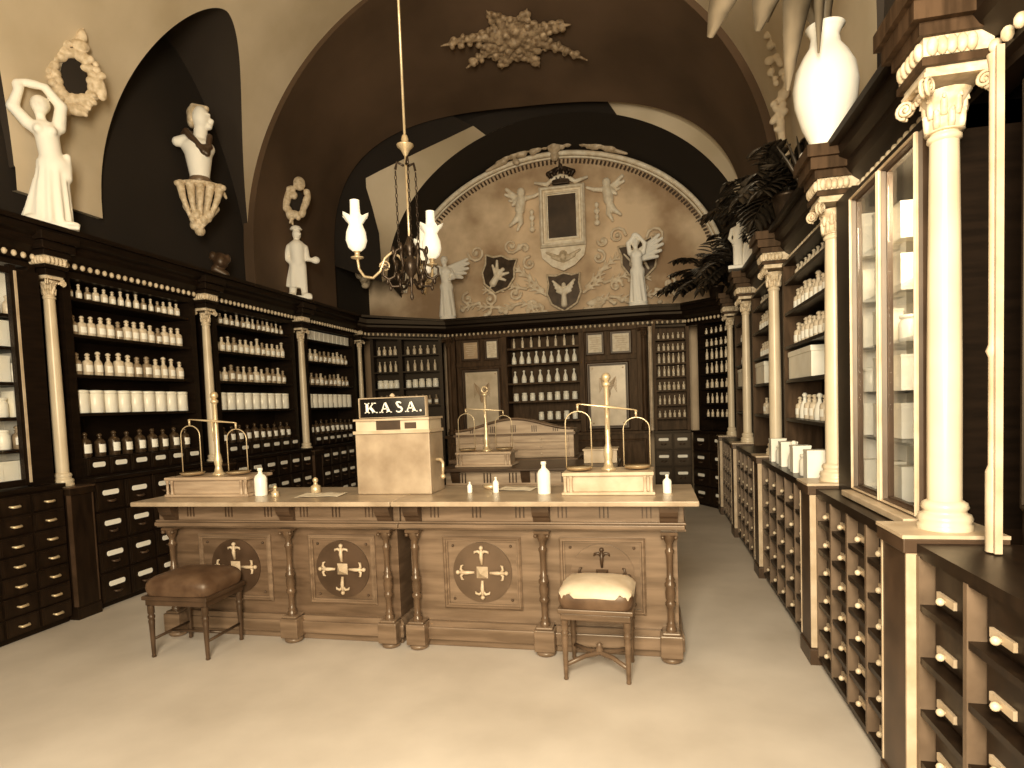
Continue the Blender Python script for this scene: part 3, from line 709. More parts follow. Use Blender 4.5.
def central():
    t=thing('display_cabinet','brown central back cabinet with mirrored doors flanking open bottle shelves','cabinet',(-1.6,9.3,0))
    b=MB(); b.box(-3.12,-.04,9.12,9.8,.04,1.02); b.box(-3.15,-.02,9.08,9.8,1.02,1.06); b.build('base_case',M_BACKW,t)
    for k in range(5):
        x=-3.08+.61*k; b=MB(); b.frame(x,x+.56,.12,.95,.05,9.095,9.12); b.build('panel',M_BACKW,t)
    b=MB()
    b.box(-3.12,-.04,9.60,9.63,1.06,2.62); b.box(-3.12,-2.98,9.22,9.6,1.06,2.60); b.box(-.2,-.06,9.22,9.6,1.06,2.60)
    b.box(-2.25,-2.16,9.26,9.6,1.06,2.60); b.box(-1.05,-.97,9.26,9.6,1.06,2.60); b.box(-2.98,-.2,9.25,9.6,2.55,2.62)
    b.box(-2.98,-2.25,9.30,9.6,1.06,2.55); b.box(-.97,-.2,9.30,9.6,1.06,2.55)
    for x0,x1 in((-2.98,-2.25),(-.97,-.2)): b.box(x0,x1,9.275,9.30,2.12,2.19)
    b.build('case',M_BACKW,t,.004)
    for z in(1.26,1.56,1.84,2.13,2.375):
        b=MB(); b.box(-2.159,-1.051,9.29,9.599,z-.03,z-.002); b.build('shelf',M_BACKW,t)
    for i,(x0,x1) in enumerate(((-2.90,-2.27),(-.95,-.32))):
        b=MB(); b.frame(x0,x1,1.09,2.09,.055,9.255,9.30); d=b.build('door',M_MIDD,t)
        b=MB(); b.box(x0+.05,x1-.05,9.288,9.296,1.14,2.04); g=b.build('mirror_pane',M_MIRR,d)
        b=MB()
        cx=(x0+x1)/2
        for s in(-1,1):
            for k in range(5): b.tube([(cx+s*.03,9.285,1.66+.03*k),(cx+s*(.08+.01*k),9.284,1.74+.03*k),(cx+s*.13,9.285,1.64+.04*k)],[.006,.011,.003],5)
        b.lathe([(.02,0),(.04,.06),(.02,.14),(.03,.16),(.005,.2)],cx,9.288,1.56,8,0,1,.25)
        for sx in(x0+.09,x1-.09):
            for z in(1.18,2.0): b.ball((sx,9.286,z),.012)
        b.build('etched_emblem',M_PAINT,d)
    for i in range(2):
        for j in range(1): pass
    return t
central()
for z,n,k,nm in((2.375,8,'bot_t','top'),(2.13,9,'bot_m','second'),(1.84,8,'bot_m','third'),(1.56,8,'jarp','fourth'),(1.26,8,'jarp','lowest')):
    row(Matrix.Identity(4),-2.13,-1.08,n,z-.001,9.40,k,f'{nm} shelf of the central back cabinet',smin={'bot_t':.98,'bot_m':1.0,'jarp':.95}[k],smax={'bot_t':1.1,'bot_m':1.15,'jarp':1.05}[k],gap=((0,1,2) if nm=='lowest' else ()))
DOC=[(-2.86,-2.62,2.24,2.51,M_PAINT,'dim framed document, leftmost of the four above the mirrored doors'),(-2.49,-2.31,2.24,2.51,M_PAPER,'pale framed document above the left mirrored door, beside the bottle shelves'),
     (-.92,-.70,2.23,2.51,M_PAPER,'framed pale notice above the right mirrored door, beside the bottle shelves'),(-.56,-.30,2.23,2.51,M_PAPER,'framed pale notice beside the dark column, rightmost of the four')]
for (x0,x1,z0,z1,m,lb) in DOC:
    t=thing('picture_frame',lb,'framed document',((x0+x1)/2,9.30,z0-.03),'framed documents on the back cabinet')
    b=MB(); b.frame(x0-.03,x1+.03,z0-.03,z1+.03,.04,9.268,9.299); b.build('frame',M_MIDD,t)
    b=MB(); b.box(x0,x1,9.288,9.296,z0,z1)
    b.build('sheet',m,t)
    b=MB()
    for k in range(6):
        zz=z1-.05-(z1-z0-.09)*k/6; w=(x1-x0)*(.36-.07*(k%3)); b.box((x0+x1)/2-w,(x0+x1)/2+w,9.286,9.2885,zz-.006,zz)
    b.build('text_line',M_PAINT if m is M_PAPER else M_PAPER,t)
# ------------------------------------------------------------------ the front counters
TURN=[(.030,0),(.030,.02),(.022,.028),(.026,.04),(.020,.05),(.019,.12),(.023,.14),(.030,.15),(.030,.165),(.022,.175),(.027,.19),(.030,.225),(.024,.25),(.031,.26),(.031,.275),(.022,.285),(.026,.3),(.019,.31),(.017,.36),(.020,.44),(.026,.455),(.026,.465),(.018,.475),(.018,.50),(.026,.515),(.032,.53),(.036,.545),(.036,.56)]
M_MID2=mat('oak_inlay',(.075,.043,.022),(.115,.068,.036),.4,5)
M_TURN=mat('dark_turned_oak',(.075,.042,.021),(.12,.069,.035),.24,8)
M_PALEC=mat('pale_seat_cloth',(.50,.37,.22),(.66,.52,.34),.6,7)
def counter(x0,x1,cols,bays,label,light=None):
    t=thing('shop_counter',label,'counter',((x0+x1)/2,3.8,0),'front shop counters')
    b=MB(); b.box(x0+.03,x1-.03,3.62,4.06,.06,.80); b.build('body',M_MIDH if light is not None else M_MID,t)  # right half in lighter oak: stronger light there put into the colour
    b=MB(); b.box(x0,x1,3.575,4.09,.05,.13); b.prism([(x0,.13),(x1,.13),(x1-.012,.165),(x0+.012,.165)],3.59,4.08); b.box(x0+.02,x1-.02,3.61,4.05,0,.05)
    b.build('plinth',M_MIDH,t,.006)
    b=MB(); b.box(x0-.01,x1+.01,3.575,4.08,.80,.915); b.box(x0-.012,x1+.012,3.53,4.09,.765,.79); b.box(x0-.02,x1+.02,3.55,4.085,.79,.802); b.box(x0-.02,x1+.02,3.555,4.085,.752,.765)
    b.build('frieze',M_MIDH,t,.004)
    b=MB()
    for c,d in zip(cols[:-1],cols[1:]):
        n=3
        for k in range(n):
            xm=c+(d-c)*(k+.5)/n
            for q in(-1,0,1): b.box(xm+q*.024-.004,xm+q*.024+.004,3.571,3.58,.825,.90)
    b.build('groove',M_MIDD,t)
    b=MB(); b.box(-1.558 if x1>0 else x0-.10,x1+.085 if x1>0 else -1.562,3.43,4.13,.915,.945)
    b.build('worktop',M_MARB,t,.006)
    for c in cols:
        b=MB(); b.box(c-.062,c+.062,3.50,3.62,.035,.165); b.box(c-.05,c+.05,3.51,3.62,.165,.18); b.lathe([(.045,0),(.06,.008),(.06,.026),(.045,.036)],c,3.56,0,14); b.build('foot',M_MIDH,t,.006)
        b=MB(); b.lathe(TURN,c,3.555,.18,16); b.box(c-.045,c+.045,3.515,3.62,.738,.755)
        for k in(-1,1): b.ball((c+k*.036,3.522,.725),.012)
        b.build('turned_column',M_TURN,t)
        b=MB(); b.prism([(3.50,.90),(3.58,.90),(3.58,.80),(3.555,.80),(3.54,.83),(3.52,.845),(3.505,.87)],0,.10)
        b.v=[(c-.05+y,x,z) for x,y,z in b.v]; b.box(c-.056,c+.056,3.495,3.58,.897,.914); b.build('bracket',M_MIDD,t,.004)
    for i,(a,c) in enumerate(bays):
        z0,z1=.245,.70; cx=(a+c)/2; cz=.475
        b=MB(); b.frame(a,c,z0,z1,.032,3.598,3.621); p=b.build('panel',M_MIDH,t)
        b=MB(); rr=.188; n=40; b.prism([(cx+rr*cos(2*PI*k/n),cz+rr*sin(2*PI*k/n)) for k in range(n)],3.612,3.6205); b.build('roundel',(M_MIDD if light is None else M_MID2) if i!=light else M_MIDH,p)
        b=MB()
        q=.038; vs=[(cx-q,3.614,cz-q),(cx+q,3.614,cz-q),(cx+q,3.614,cz+q),(cx-q,3.614,cz+q),(cx,3.57,cz)]
        b.add(vs,[(0,1,4),(1,2,4),(2,3,4),(3,0,4)])
        for k in range(4):
            a_=k*PI/2; ca,sa=cos(a_),sin(a_)
            def T(u,v,y): return (cx+ca*u-sa*v,y,cz+sa*u+ca*v)
            b.tube([T(.05,0,3.608),T(.10,0,3.60),T(.15,0,3.604)],[.008,.013,.009],6)
            b.tube([T(.115,0,3.606),T(.135,.02,3.602),T(.13,.042,3.604),T(.118,.046,3.606)],[.009,.009,.008,.004],6)
            b.tube([T(.115,0,3.606),T(.135,-.02,3.602),T(.13,-.042,3.604),T(.118,-.046,3.606)],[.009,.009,.008,.004],6)
            b.ball(T(.155,0,3.604),.014)
        b.build('cross_carving',M_EDGE if light!=i else M_MIDD,p)
        b=MB()
        for sx in(a+.065,c-.065):
            for zz in(z0+.06,z1-.06): b.ball((sx,3.617,zz),.009)
        b.build('stud',M_MIDD,p)
    return t
counter(-3.34,-1.575,[-3.24,-2.345,-1.655],[(-3.075,-2.515),(-2.235,-1.76)],'left half of the long carved oak counter, with the scale and cash register on top')
counter(-1.545,.150,[-1.465,-.655,.075],[(-1.30,-.80),(-.565,-.06)],'right half of the long carved oak counter, behind the pale-topped stool',light=1)
# counter behind, and the drawer desk with an arched top
def rear_counter():
    x0,x1=-1.86,-.36
    t=thing('shop_counter','smaller fluted counter standing behind the front counters, carrying a scale','counter',((x0+x1)/2,5.6,0))
    b=MB(); b.box(x0+.03,x1-.03,5.36,5.98,.0,.80); b.build('body',M_BACKW,t)
    b=MB(); b.box(x0,x1,5.33,6.0,.79,.92); b.box(x0-.02,x1+.02,5.31,6.0,.765,.79); b.build('frieze',M_OAKL,t,.004)
    b=MB()
    for k in range(6):
        xm=x0+.16+(x1-x0-.32)*k/5
        for q in(-1,0,1): b.box(xm+q*.03-.006,xm+q*.03+.006,5.325,5.335,.81,.90)
    b.build('groove',M_MIDD,t)
    b=MB(); b.box(x0-.06,x1+.06,5.24,6.03,.92,.945); b.build('worktop',M_MIDD,t,.005)
    for x in(x0+.1,(x0+x1)/2,x1-.1):
        b=MB(); b.prism([(5.28,.915),(5.36,.915),(5.36,.80),(5.335,.80),(5.30,.86)],0,.08); b.v=[(x-.04+y,q,z) for q,y,z in b.v]; b.build('bracket',M_MIDD,t)
rear_counter()
def desk():
    x0,x1=-2.08,-.80
    t=thing('desk','plain desk under the arched chest of drawers in the middle of the shop','desk',((x0+x1)/2,6.6,0))
    b=MB(); b.box(x0-.05,x1+.05,6.22,6.95,.90,.94); b.build('top',M_MID,t,.005)
    b=MB(); b.box(x0,x1,6.27,6.9,.0,.898); b.build('body',M_BACKW,t)
    t=thing('drawer_chest','small oak chest of shallow drawers with an arched fluted top','chest of drawers',((x0+x1)/2,6.5,.941))
    b=MB(); b.box(x0,x1,6.34,6.72,.942,1.195); b.build('case',M_OAKL,t,.005)
    n=24; cx=(x0+x1)/2; hw=(x1-x0)/2
    top=[(cx+hw*(1-2*i/n),1.235+.115*(.5+.5*cos(PI*(1-2*i/n)))) for i in range(n+1)]
    b=MB(); b.prism([(x0,1.195),(x1,1.195)]+top,6.35,6.72); b.build('pediment',M_OAKL,t)
    b=MB(); b.tube([(x,6.345,z+.006) for x,z in top],.016,6); b.box(x0-.02,x1+.02,6.32,6.73,1.18,1.20); b.build('molding',M_MID,t)
    b=MB()
    for k in range(5):
        xm=cx+(k-2)*.225; h=.9-.12*abs(k-2)
        for q in(-1,0,1): b.box(xm+q*.022-.004,xm+q*.022+.004,6.343,6.352,1.215,1.215+.085*h)
    b.build('groove',M_MIDD,t)
    for r in range(3):
        for c in range(2):
            a=x0+.03+(hw-.02)*c; b=MB(); b.box(a,a+hw-.06,6.325,6.345,.955+.076*r,1.02+.076*r); d=b.build('drawer',M_OAKL,t,.003)
            b=MB(); b.ball((a+(hw-.06)/2,6.318,.985+.076*r),.012); b.build('knob',M_EDGE,d)
desk()

# ------------------------------------------------------------------ cash register with its sign
def register():
    x0,x1,y0,y1=-1.925,-1.405,3.74,4.0
    t=thing('cash_register','boxy marbled cash register with a black and white sign reading KASA on the counter','cash register',((x0+x1)/2,3.87,.946))
    b=MB(); b.box(x0,x1,y0,y1,.946,1.345); b.build('body',M_MARB,t,.006)
    b=MB(); b.box(x0-.008,x1+.008,y0-.012,y1,1.346,1.366); b.box(x0-.006,x1+.006,y0-.008,y1,1.432,1.445); b.build('rim',M_EDGE,t)
    b=MB(); b.box(x0+.004,x1-.004,y0+.012,y1-.01,1.366,1.432); b.build('indicator_window',M_MIRR,t)
    b=MB(); b.box(x0+.15,x0+.32,y0+.009,y0+.0125,1.37,1.43); b.box(x1-.17,x1-.09,y0+.009,y0+.0125,1.375,1.415); b.build('indicator_tab',M_MIDD,t)
    sx0,sx1,sz0,sz1=x0+.022,x1-.02,1.446,1.585
    b=MB(); b.box(sx0+.01,sx1-.01,y0+.03,y0+.055,sz0,sz1-.006); s=b.build('sign_panel',M_BLACK,t)
    b=MB(); b.frame(sx0,sx1,sz0,sz1,.012,y0+.02,y0+.06); b.lathe([(.012,0),(.02,.008),(.012,.018),(.004,.024)],(sx0+sx1)/2,y0+.04,sz1,10); b.build('sign_frame',M_EDGE,s)
    b=MB(); yq0,yq1=y0+.024,y0+.031; H=.068; zb=1.483
    def A(x):
        b.prism([(x+.008,zb),(x+.016,zb),(x+.043,zb+H),(x+.037,zb+H)],yq0,yq1)
        b.prism([(x+.056,zb),(x+.078,zb),(x+.048,zb+H),(x+.037,zb+H)],yq0,yq1)
        b.box(x+.022,x+.06,yq0,yq1,zb+.022,zb+.029); b.box(x,x+.026,yq0,yq1,zb,zb+.006); b.box(x+.048,x+.086,yq0,yq1,zb,zb+.006)
    x=sx0+.045
    b.box(x+.008,x+.026,yq0,yq1,zb,zb+H); b.box(x,x+.034,yq0,yq1,zb,zb+.006); b.box(x,x+.034,yq0,yq1,zb+H-.006,zb+H)
    b.prism([(x+.026,zb+.028),(x+.060,zb+H),(x+.068,zb+H),(x+.030,zb+.024)],yq0,yq1); b.box(x+.05,x+.08,yq0,yq1,zb+H-.006,zb+H)
    b.prism([(x+.034,zb+.032),(x+.044,zb+.044),(x+.082,zb),(x+.060,zb)],yq0,yq1); b.box(x+.052,x+.090,yq0,yq1,zb,zb+.006)
    A(x+.105)
    xs=x+.215; pts=[]
    for i in range(25):
        q=i/24; a=R(30)+q*R(240) if q<.5 else None
        if q<.5: pts.append((xs+.026+.020*cos(a),(yq0+yq1)/2,zb+H*.735+.0165*sin(a)))
        else:
            a=R(90)-(q-.5)*R(480)*1.0; pts.append((xs+.026+.022*cos(a),(yq0+yq1)/2,zb+.0185+.0165*sin(a)))
    b.tube(pts,[.004+.004*sin(PI*i/24) for i in range(25)],6)
    A(x+.285)
    b.ball((x+.392,(yq0+yq1)/2,zb+.007),.008)
    b.build('lettering',M_LABEL,s)
    b=MB(); b.tube([(x1,3.86,1.16),(x1+.03,3.86,1.16),(x1+.05,3.84,1.14),(x1+.05,3.83,1.06)],[.012,.012,.010,.009],8); b.ball((x1+.05,3.83,1.05),.018); b.build('crank',M_BRASS,t)
register()

# ------------------------------------------------------------------ balances
def balance(cx,cy,z,w,label,wood,post_m,tilt=.05,ring=False,pans=True,yaw=.0):
    t=thing('balance_scale',label,'scale',(cx,cy,z),'counter balance scales')
    d=.15
    b=MB(); b.box(cx-w,cx+w,cy-d,cy+d,z,z+.018); b.box(cx-w+.03,cx+w-.03,cy-d+.025,cy+d-.025,z+.018,z+.115); b.box(cx-w+.005,cx+w-.005,cy-d,cy+d,z+.115,z+.137)
    b.build('base_box',wood,t,.004)
    for sx in(-1,1):
        b=MB()
        for k in(0,1): b.lathe([(.012,0),(.012,.012),(.0095,.018),(.0095,.078),(.012,.084),(.012,.096)],cx+sx*(w-.022-.035*k),cy-d+.012,z+.018,10)
        b.build('corner_post',wood,t)
    zt=z+.138
    b=MB(); b.lathe([(.045,0),(.045,.01),(.03,.02),(.022,.06),(.030,.10),(.024,.13),(.016,.16),(.015,.50),(.018,.51),(.026,.515),(.026,.53),(.012,.54)],cx,cy,zt,16)
    if ring:
        b.tube([(cx+.028*cos(2*PI*k/16),cy,zt+.57+.028*sin(2*PI*k/16)) for k in range(17)],.008,6)
    else: b.ball((cx,cy,zt+.565),.028)
    b.build('post',post_m,t)
    bz=zt+.385
    ex,ey=cos(yaw),sin(yaw); h=.175
    L=(cx-h*ex,cy-.035-h*ey,bz+h*tilt); Rr=(cx+h*ex,cy-.035+h*ey,bz-h*tilt)
    b=MB(); n=12
    b.tube([tuple(Vector(L).lerp(Vector(Rr),i/n)) for i in range(n+1)],[.007+.012*(1-abs(i/n*2-1)) for i in range(n+1)],6,0,.5)
    b.tube([(cx,cy-.035,bz),(cx,cy,bz)],.012,8)
    b.tube([(cx,cy-.04,bz),(cx+.004,cy-.04,bz-.14)],[.008,.003],6)
    b.build('beam',post_m,t)
    for side,e in(('l',L),('r',Rr)):
        b=MB(); e=Vector(e); pz=zt+.028
        b.tube([e,e-Vector((0,0,.045))],[.009,.006],6)
        q=e-Vector((0,0,.04)); a=.078
        pts=[(q.x-a,q.y,pz)]+[(q.x-a*cos(PI*i/12),q.y,q.z-.075+.07*sin(PI*i/12)) for i in range(13)]+[(q.x+a,q.y,pz)]
        b.tube(pts,.0038,6); hb=b.build('hanger',post_m,t)
        b=MB(); b.lathe([(.03,0),(.07,.004),(.083,.018),(.085,.02),(.07,.01),(.02,.006)],q.x,q.y,pz-.022,20); b.build('pan',post_m,hb)
    return t
balance(-3.03,3.80,.946,.335,'balance scale on an oak box at the left end of the front counter',M_OAKL,M_BRASS,.10,yaw=.1)
balance(-.27,3.80,.946,.275,'balance scale on a pale box at the right end of the front counter',M_EDGE,M_BRASS,.14,yaw=.15)
balance(-1.52,5.55,.946,.27,'ring-topped balance scale on the smaller counter behind',M_OAKL,M_BRASS,.08,ring=True,yaw=.1)

# ------------------------------------------------------------------ small things on the counters
def flask(x,y,z,h,r,label,m=M_WHITE):
    b=MB(); b.lathe([(r*.95,0),(r,.006),(r,h*.62),(r*.8,h*.72),(r*.35,h*.8),(r*.32,h*.9),(r*.45,h*.92),(r*.4,h)],x,y,z,14)
    o=b.build('bottle',m); centre(o); tag(o,label,'bottle'); return o
flask(-2.64,3.72,.946,.19,.043,'tall white bottle beside the box of the left balance scale')
flask(-.665,3.74,.946,.20,.042,'tall white bottle in front of the right balance scale box')
flask(.075,3.74,.946,.11,.026,'small pale conical bottle at the far right end of the counter top')
flask(-.99,3.80,.946,.10,.020,'small pale vial standing on the open middle of the right counter')
flask(-1.165,3.80,.946,.07,.016,'tiny pale vial beside the cash register on the right counter')
def weight(x,y,s,label):
    b=MB(); b.lathe([(.022*s,0),(.024*s,.004),(.022*s,.03*s),(.010*s,.036*s),(.008*s,.046*s),(.013*s,.054*s),(.011*s,.064*s),(.003*s,.07*s)],x,y,.946,12)
    o=b.build('scale_weight',M_BRASS); centre(o); tag(o,label,'weight')
weight(-2.49,3.66,1.1,'larger brass weight right of the tall white bottle on the left counter')
weight(-2.30,3.85,1.5,'tall brass weight with a knob between papers on the left counter')
def sheet(x,y,w,d,rz,label,z=.9465,name='paper'):
    b=MB(); n=5
    vs=[];fs=[]
    for i in range(n+1):
        for j in range(2):
            vs.append(((i/n-.5)*w,(j-.5)*d,.001+.006*abs(sin(i*1.3+j))))
    k=len(vs); vs+=[(a,c,e+.0012) for a,c,e in vs]
    for i in range(n): a=2*i; fs+=[(a,a+1,a+3,a+2),(k+a,k+a+2,k+a+3,k+a+1),(a,a+2,k+a+2,k+a),(a+1,k+a+1,k+a+3,a+3)]
    fs+=[(0,k,k+1,1),(2*n,2*n+1,k+2*n+1,k+2*n)]
    b.add(vs,fs); o=b.build(name,M_PAPER); o.location=(x,y,z); o.rotation_euler=(0,0,rz); ROOT[o.name]=(x,y,z); tag(o,label,'paper')
sheet(-2.17,3.70,.30,.17,.1,'paper sheet lying on the left counter beside the cash register')
sheet(-.88,3.93,.24,.15,-.15,'paper sheet lying on the right counter behind the small vial')
def dish(x,y,r,label):
    b=MB(); b.lathe([(r*.6,0),(r*.9,.008),(r,.025),(r*.94,.026),(r*.8,.012),(r*.2,.008)],x,y,.946,18); o=b.build('dish',M_BRASS); centre(o); tag(o,label,'dish')
dish(-1.07,3.98,.055,'shallow brass dish at the back edge of the right counter')
b=MB(); b.box(-.62,-.32,5.60,5.86,.946,1.06); b.box(-.63,-.31,5.59,5.87,1.06,1.075); o=b.build('box',M_EDGE,None,.004); centre(o); tag(o,'small pale wooden box on the end of the smaller rear counter','box')

# ------------------------------------------------------------------ stools
def stool(cx,cy,rz,w,d,label,cushion,frame,saltire):
    t=thing('stool',label,'stool',(cx,cy,0),'upholstered stools'); Mx=Matrix.Translation((cx,cy,0))@Matrix.Rotation(rz,4,'Z')
    hs=.40
    n=22; b=MB(Mx); vs=[];fs=[]
    lay=[(1.0,.0),(1.03,.02),(1.05,.045),(1.03,.07),(.97,.09),(.86,.107),(.66,.12),(.4,.128),(.12,.13)]
    for (s,z) in lay:
        for k in range(4*n):
            a=2*PI*k/(4*n); e=.32 if s>.7 else .5
            x=abs(cos(a))**e*(1 if cos(a)>0 else -1); y=abs(sin(a))**e*(1 if sin(a)>0 else -1)
            vs.append((x*w*s,y*d*s,hs+z))
    for i in range(len(lay)-1):
        for k in range(4*n):
            a=i*4*n+k;c=i*4*n+(k+1)%(4*n); fs.append((a,c,c+4*n,a+4*n))
    fs.append(tuple(range((len(lay)-1)*4*n,len(lay)*4*n))); b.add(vs,fs,0,True); c=b.build('cushion',cushion,t)
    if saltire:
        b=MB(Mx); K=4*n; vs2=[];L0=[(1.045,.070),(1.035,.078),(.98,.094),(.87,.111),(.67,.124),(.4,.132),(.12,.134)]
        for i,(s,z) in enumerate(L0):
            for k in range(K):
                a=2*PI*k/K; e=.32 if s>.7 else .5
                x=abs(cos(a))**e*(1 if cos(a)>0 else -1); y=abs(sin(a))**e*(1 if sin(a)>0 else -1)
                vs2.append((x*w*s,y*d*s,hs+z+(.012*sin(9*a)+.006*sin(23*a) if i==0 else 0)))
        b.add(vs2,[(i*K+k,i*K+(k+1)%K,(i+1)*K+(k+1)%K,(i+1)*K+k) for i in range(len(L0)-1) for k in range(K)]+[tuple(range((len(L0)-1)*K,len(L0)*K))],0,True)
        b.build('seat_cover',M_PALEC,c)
    b=MB(Mx); b.box(-w*1.03,w*1.03,-d*1.03,d*1.03,hs-.028,hs-.002); b.box(-w*.96,w*.96,-d*.96,d*.96,hs-.065,hs-.028); b.build('seat_frame',frame,t,.005)
    for sx in(-1,1):
        for sy in(-1,1):
            b=MB(Mx); x,y=sx*w*.86,sy*d*.86
            b.lathe([(.010,0),(.014,.006),(.011,.02),(.012,.03),(.017,.20),(.020,.235),(.016,.245),(.022,.255),(.022,.265),(.015,.275),(.021,.285),(.021,.333)],x,y,.001,12); b.build('leg',frame,t)
    b=MB(Mx); z=.085
    if saltire:
        for s in(-1,1):
            pts=[(sx*w*.86,s*sx*d*.86*1.0,z+.0) for sx in(-1,1)]
            q=[(-w*.82,-s*d*.82,z),(-w*.4,-s*d*.28,z+.012),(0,0,z+.02),(w*.4,s*d*.28,z+.012),(w*.82,s*d*.82,z)]
            b.tube(q,[.012,.014,.016,.014,.012],6)
        b.lathe([(.02,0),(.026,.01),(.014,.03),(.018,.04),(.004,.052)],0,0,z+.025,10)
    else:
        for s in(-1,1): b.tube([(s*w*.86,-d*.84,z+.03),(s*w*.86,d*.84,z+.03)],.009,6)
        b.tube([(-w*.86,0,z+.03),(w*.86,0,z+.03)],.009,6)
    b.build('stretcher',frame,t)
    return t
stool(-2.91,3.36,.02,.225,.19,'dark velvet cushioned stool before the left half of the counter',M_LEATH,M_MIDD,False)
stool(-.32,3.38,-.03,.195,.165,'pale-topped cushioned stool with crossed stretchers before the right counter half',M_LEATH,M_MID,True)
# ------------------------------------------------------------------ plaster figures on the cornices (local x to the right as seen, y away, z up)
ZC=2.966
def statue(name,label,x,y,z,prims,h,extra=(),cat='statue',group=None,m=M_PLAST,base=None,k=.018,rz=None,sc=1.):
    t=thing(name,label,cat,(x,y,z),group)
    Mx=face_cam(x,y,z)
    if rz: Mx=Mx@Matrix.Rotation(rz,4,'Z')
    Mx=Mx@Matrix.Scale(sc,4)
    b=MB(Mx); sculpt_into(b,prims,0,h,k); b.build('figure',m,t)
    for nm,pr,mm in extra:
        b=MB(Mx); sculpt_into(b,pr,0,h*.9,k*.6); b.build(nm,mm,t)
    if base:
        b=MB(Mx); rx,ry,hh=base; b.lathe([(1.0,0),(1.02,.15*hh),(.94,.3*hh),(.92,.75*hh),(1.0,.85*hh),(.97,hh)],0,0,0,20,0,rx,ry); b.build('plinth',m,t)
    return t
# large woman, both arms raised over her head
A=[('k',(.0,0,.04),(.05,0,.62),.175,.115,11,.016,.75),('e',(.06,0,.60),(.135,.10,.12)),('k',(-.12,0,.06),(-.02,0,.42),.10,.09,7,.014,.8),
   ('c',(.045,0,.66),(.02,.0,.90),.092,.098),('e',(.005,-.01,.93),(.135,.075,.075)),('e',(-.035,-.075,.90),(.045,.04,.045)),('e',(.06,-.075,.90),(.045,.04,.045)),
   ('c',(0,0,.98),(-.02,0,1.06),.042,.038),('e',(-.015,-.01,1.14),(.068,.078,.09)),('e',(-.01,.03,1.165),(.08,.085,.08)),('c',(-.03,-.075,1.14),(-.03,-.09,1.125),.012,.014),
   ('c',(-.115,0,.965),(-.215,-.02,1.08),.056,.048),('c',(-.215,-.02,1.08),(-.16,-.04,1.24),.048,.036),('e',(-.165,-.04,1.275),(.045,.03,.055)),
   ('c',(.12,0,.97),(.15,0,1.17),.058,.048),('c',(.15,0,1.17),(.04,-.03,1.305),.048,.038),('e',(-.06,-.03,1.315),(.11,.035,.04)),
   ('c',(.17,-.02,.70),(.15,-.01,.5),.03,.05),('b',(.02,0,.02),(.20,.12,.02)),('e',(.16,-.10,.045),(.07,.05,.025)),('e',(-.13,-.06,.06),(.07,.06,.05))]
statue('statue','large white woman statue raising both arms over her head, far left cornice',-4.42,3.87,ZC,A,.0125,sc=.80)
# small man in a tail coat and flat hat
B=[('b',(0,0,.02),(.15,.10,.02)),('c',(-.10,0,.05),(-.05,0,.45),.045,.06),('c',(.06,-.03,.05),(.04,0,.45),.042,.06),('e',(-.12,-.03,.055),(.05,.07,.03)),('e',(.09,-.06,.055),(.065,.05,.03)),
   ('k',(-.05,.02,.16),(-.01,0,.56),.13,.085,6,.010,.7),('c',(0,0,.50),(-.01,0,.70),.088,.105),('e',(-.01,0,.72),(.115,.075,.06)),('c',(-.02,0,.76),(-.01,0,.82),.036,.034),('e',(-.005,-.01,.875),(.058,.066,.07)),('c',(.03,-.06,.87),(.045,-.07,.865),.012,.012),
   ('e',(-.01,.0,.945),(.085,.08,.016)),('e',(-.01,.0,.965),(.065,.06,.03)),('c',(-.11,0,.70),(-.155,.03,.56),.042,.036),('c',(-.155,.03,.56),(-.06,-.02,.46),.036,.028),
   ('c',(.095,0,.70),(.12,-.02,.55),.042,.034),('c',(.12,-.02,.55),(.20,-.05,.52),.03,.025),('e',(.225,-.05,.53),(.055,.035,.05))]
statue('statue','small white statuette of a man in flat hat and tailcoat on the left cornice',-4.40,7.25,ZC,B,.011,sc=.95)
def winged(sgn):
    P=[('k',(0,0,.05),(.0,0,.52),.125,.088,9,.011,.8),('e',(.0,0,.50),(.105,.08,.09)),('c',(0,0,.55),(-.01,0,.73),.075,.085),('e',(-.01,0,.745),(.105,.062,.055)),('e',(-.045,-.06,.72),(.038,.03,.038)),('e',(.035,-.06,.72),(.038,.03,.038)),
       ('c',(-.01,0,.78),(-.02,0,.85),.033,.03),('e',(-.025,-.01,.905),(.052,.06,.068)),('e',(-.015,.025,.925),(.06,.06,.055)),('c',(-.03,-.06,.90),(-.032,-.075,.892),.010,.011)]
    return P
def wing(x0,y0,z0,dirs,L0,r):
    P=[]
    for i,(a,l) in enumerate(dirs):
        d=Vector((cos(R(a)),.25,sin(R(a)))).normalized(); s=Vector((x0,y0,z0-.028*i)); e=s+d*l
        P.append(('c',tuple(s),tuple(e),r,r*.55))
    return P
P=winged(1)+[('c',(.07,0,.76),(.11,-.05,.64),.035,.03),('c',(.11,-.05,.64),(.04,-.09,.60),.03,.024),('c',(-.095,0,.76),(-.16,-.03,.66),.036,.03),('c',(-.16,-.03,.66),(-.25,-.06,.60),.03,.024),('e',(-.27,-.06,.60),(.035,.03,.03))]
statue('statue','white winged woman statue below the chandelier, on the cornice left of the painted lunette',-3.06,9.2,ZC-.10,P,.010,
   [('wing',wing(.05,.06,.80,[(28,.36),(22,.36),(14,.33),(6,.28),(-4,.22)],0,.044),M_PLAST),('wing',wing(-.06,.07,.79,[(150,.16),(160,.16),(172,.14)],0,.04),M_PLAST)],base=(.135,.11,.055),rz=.1)
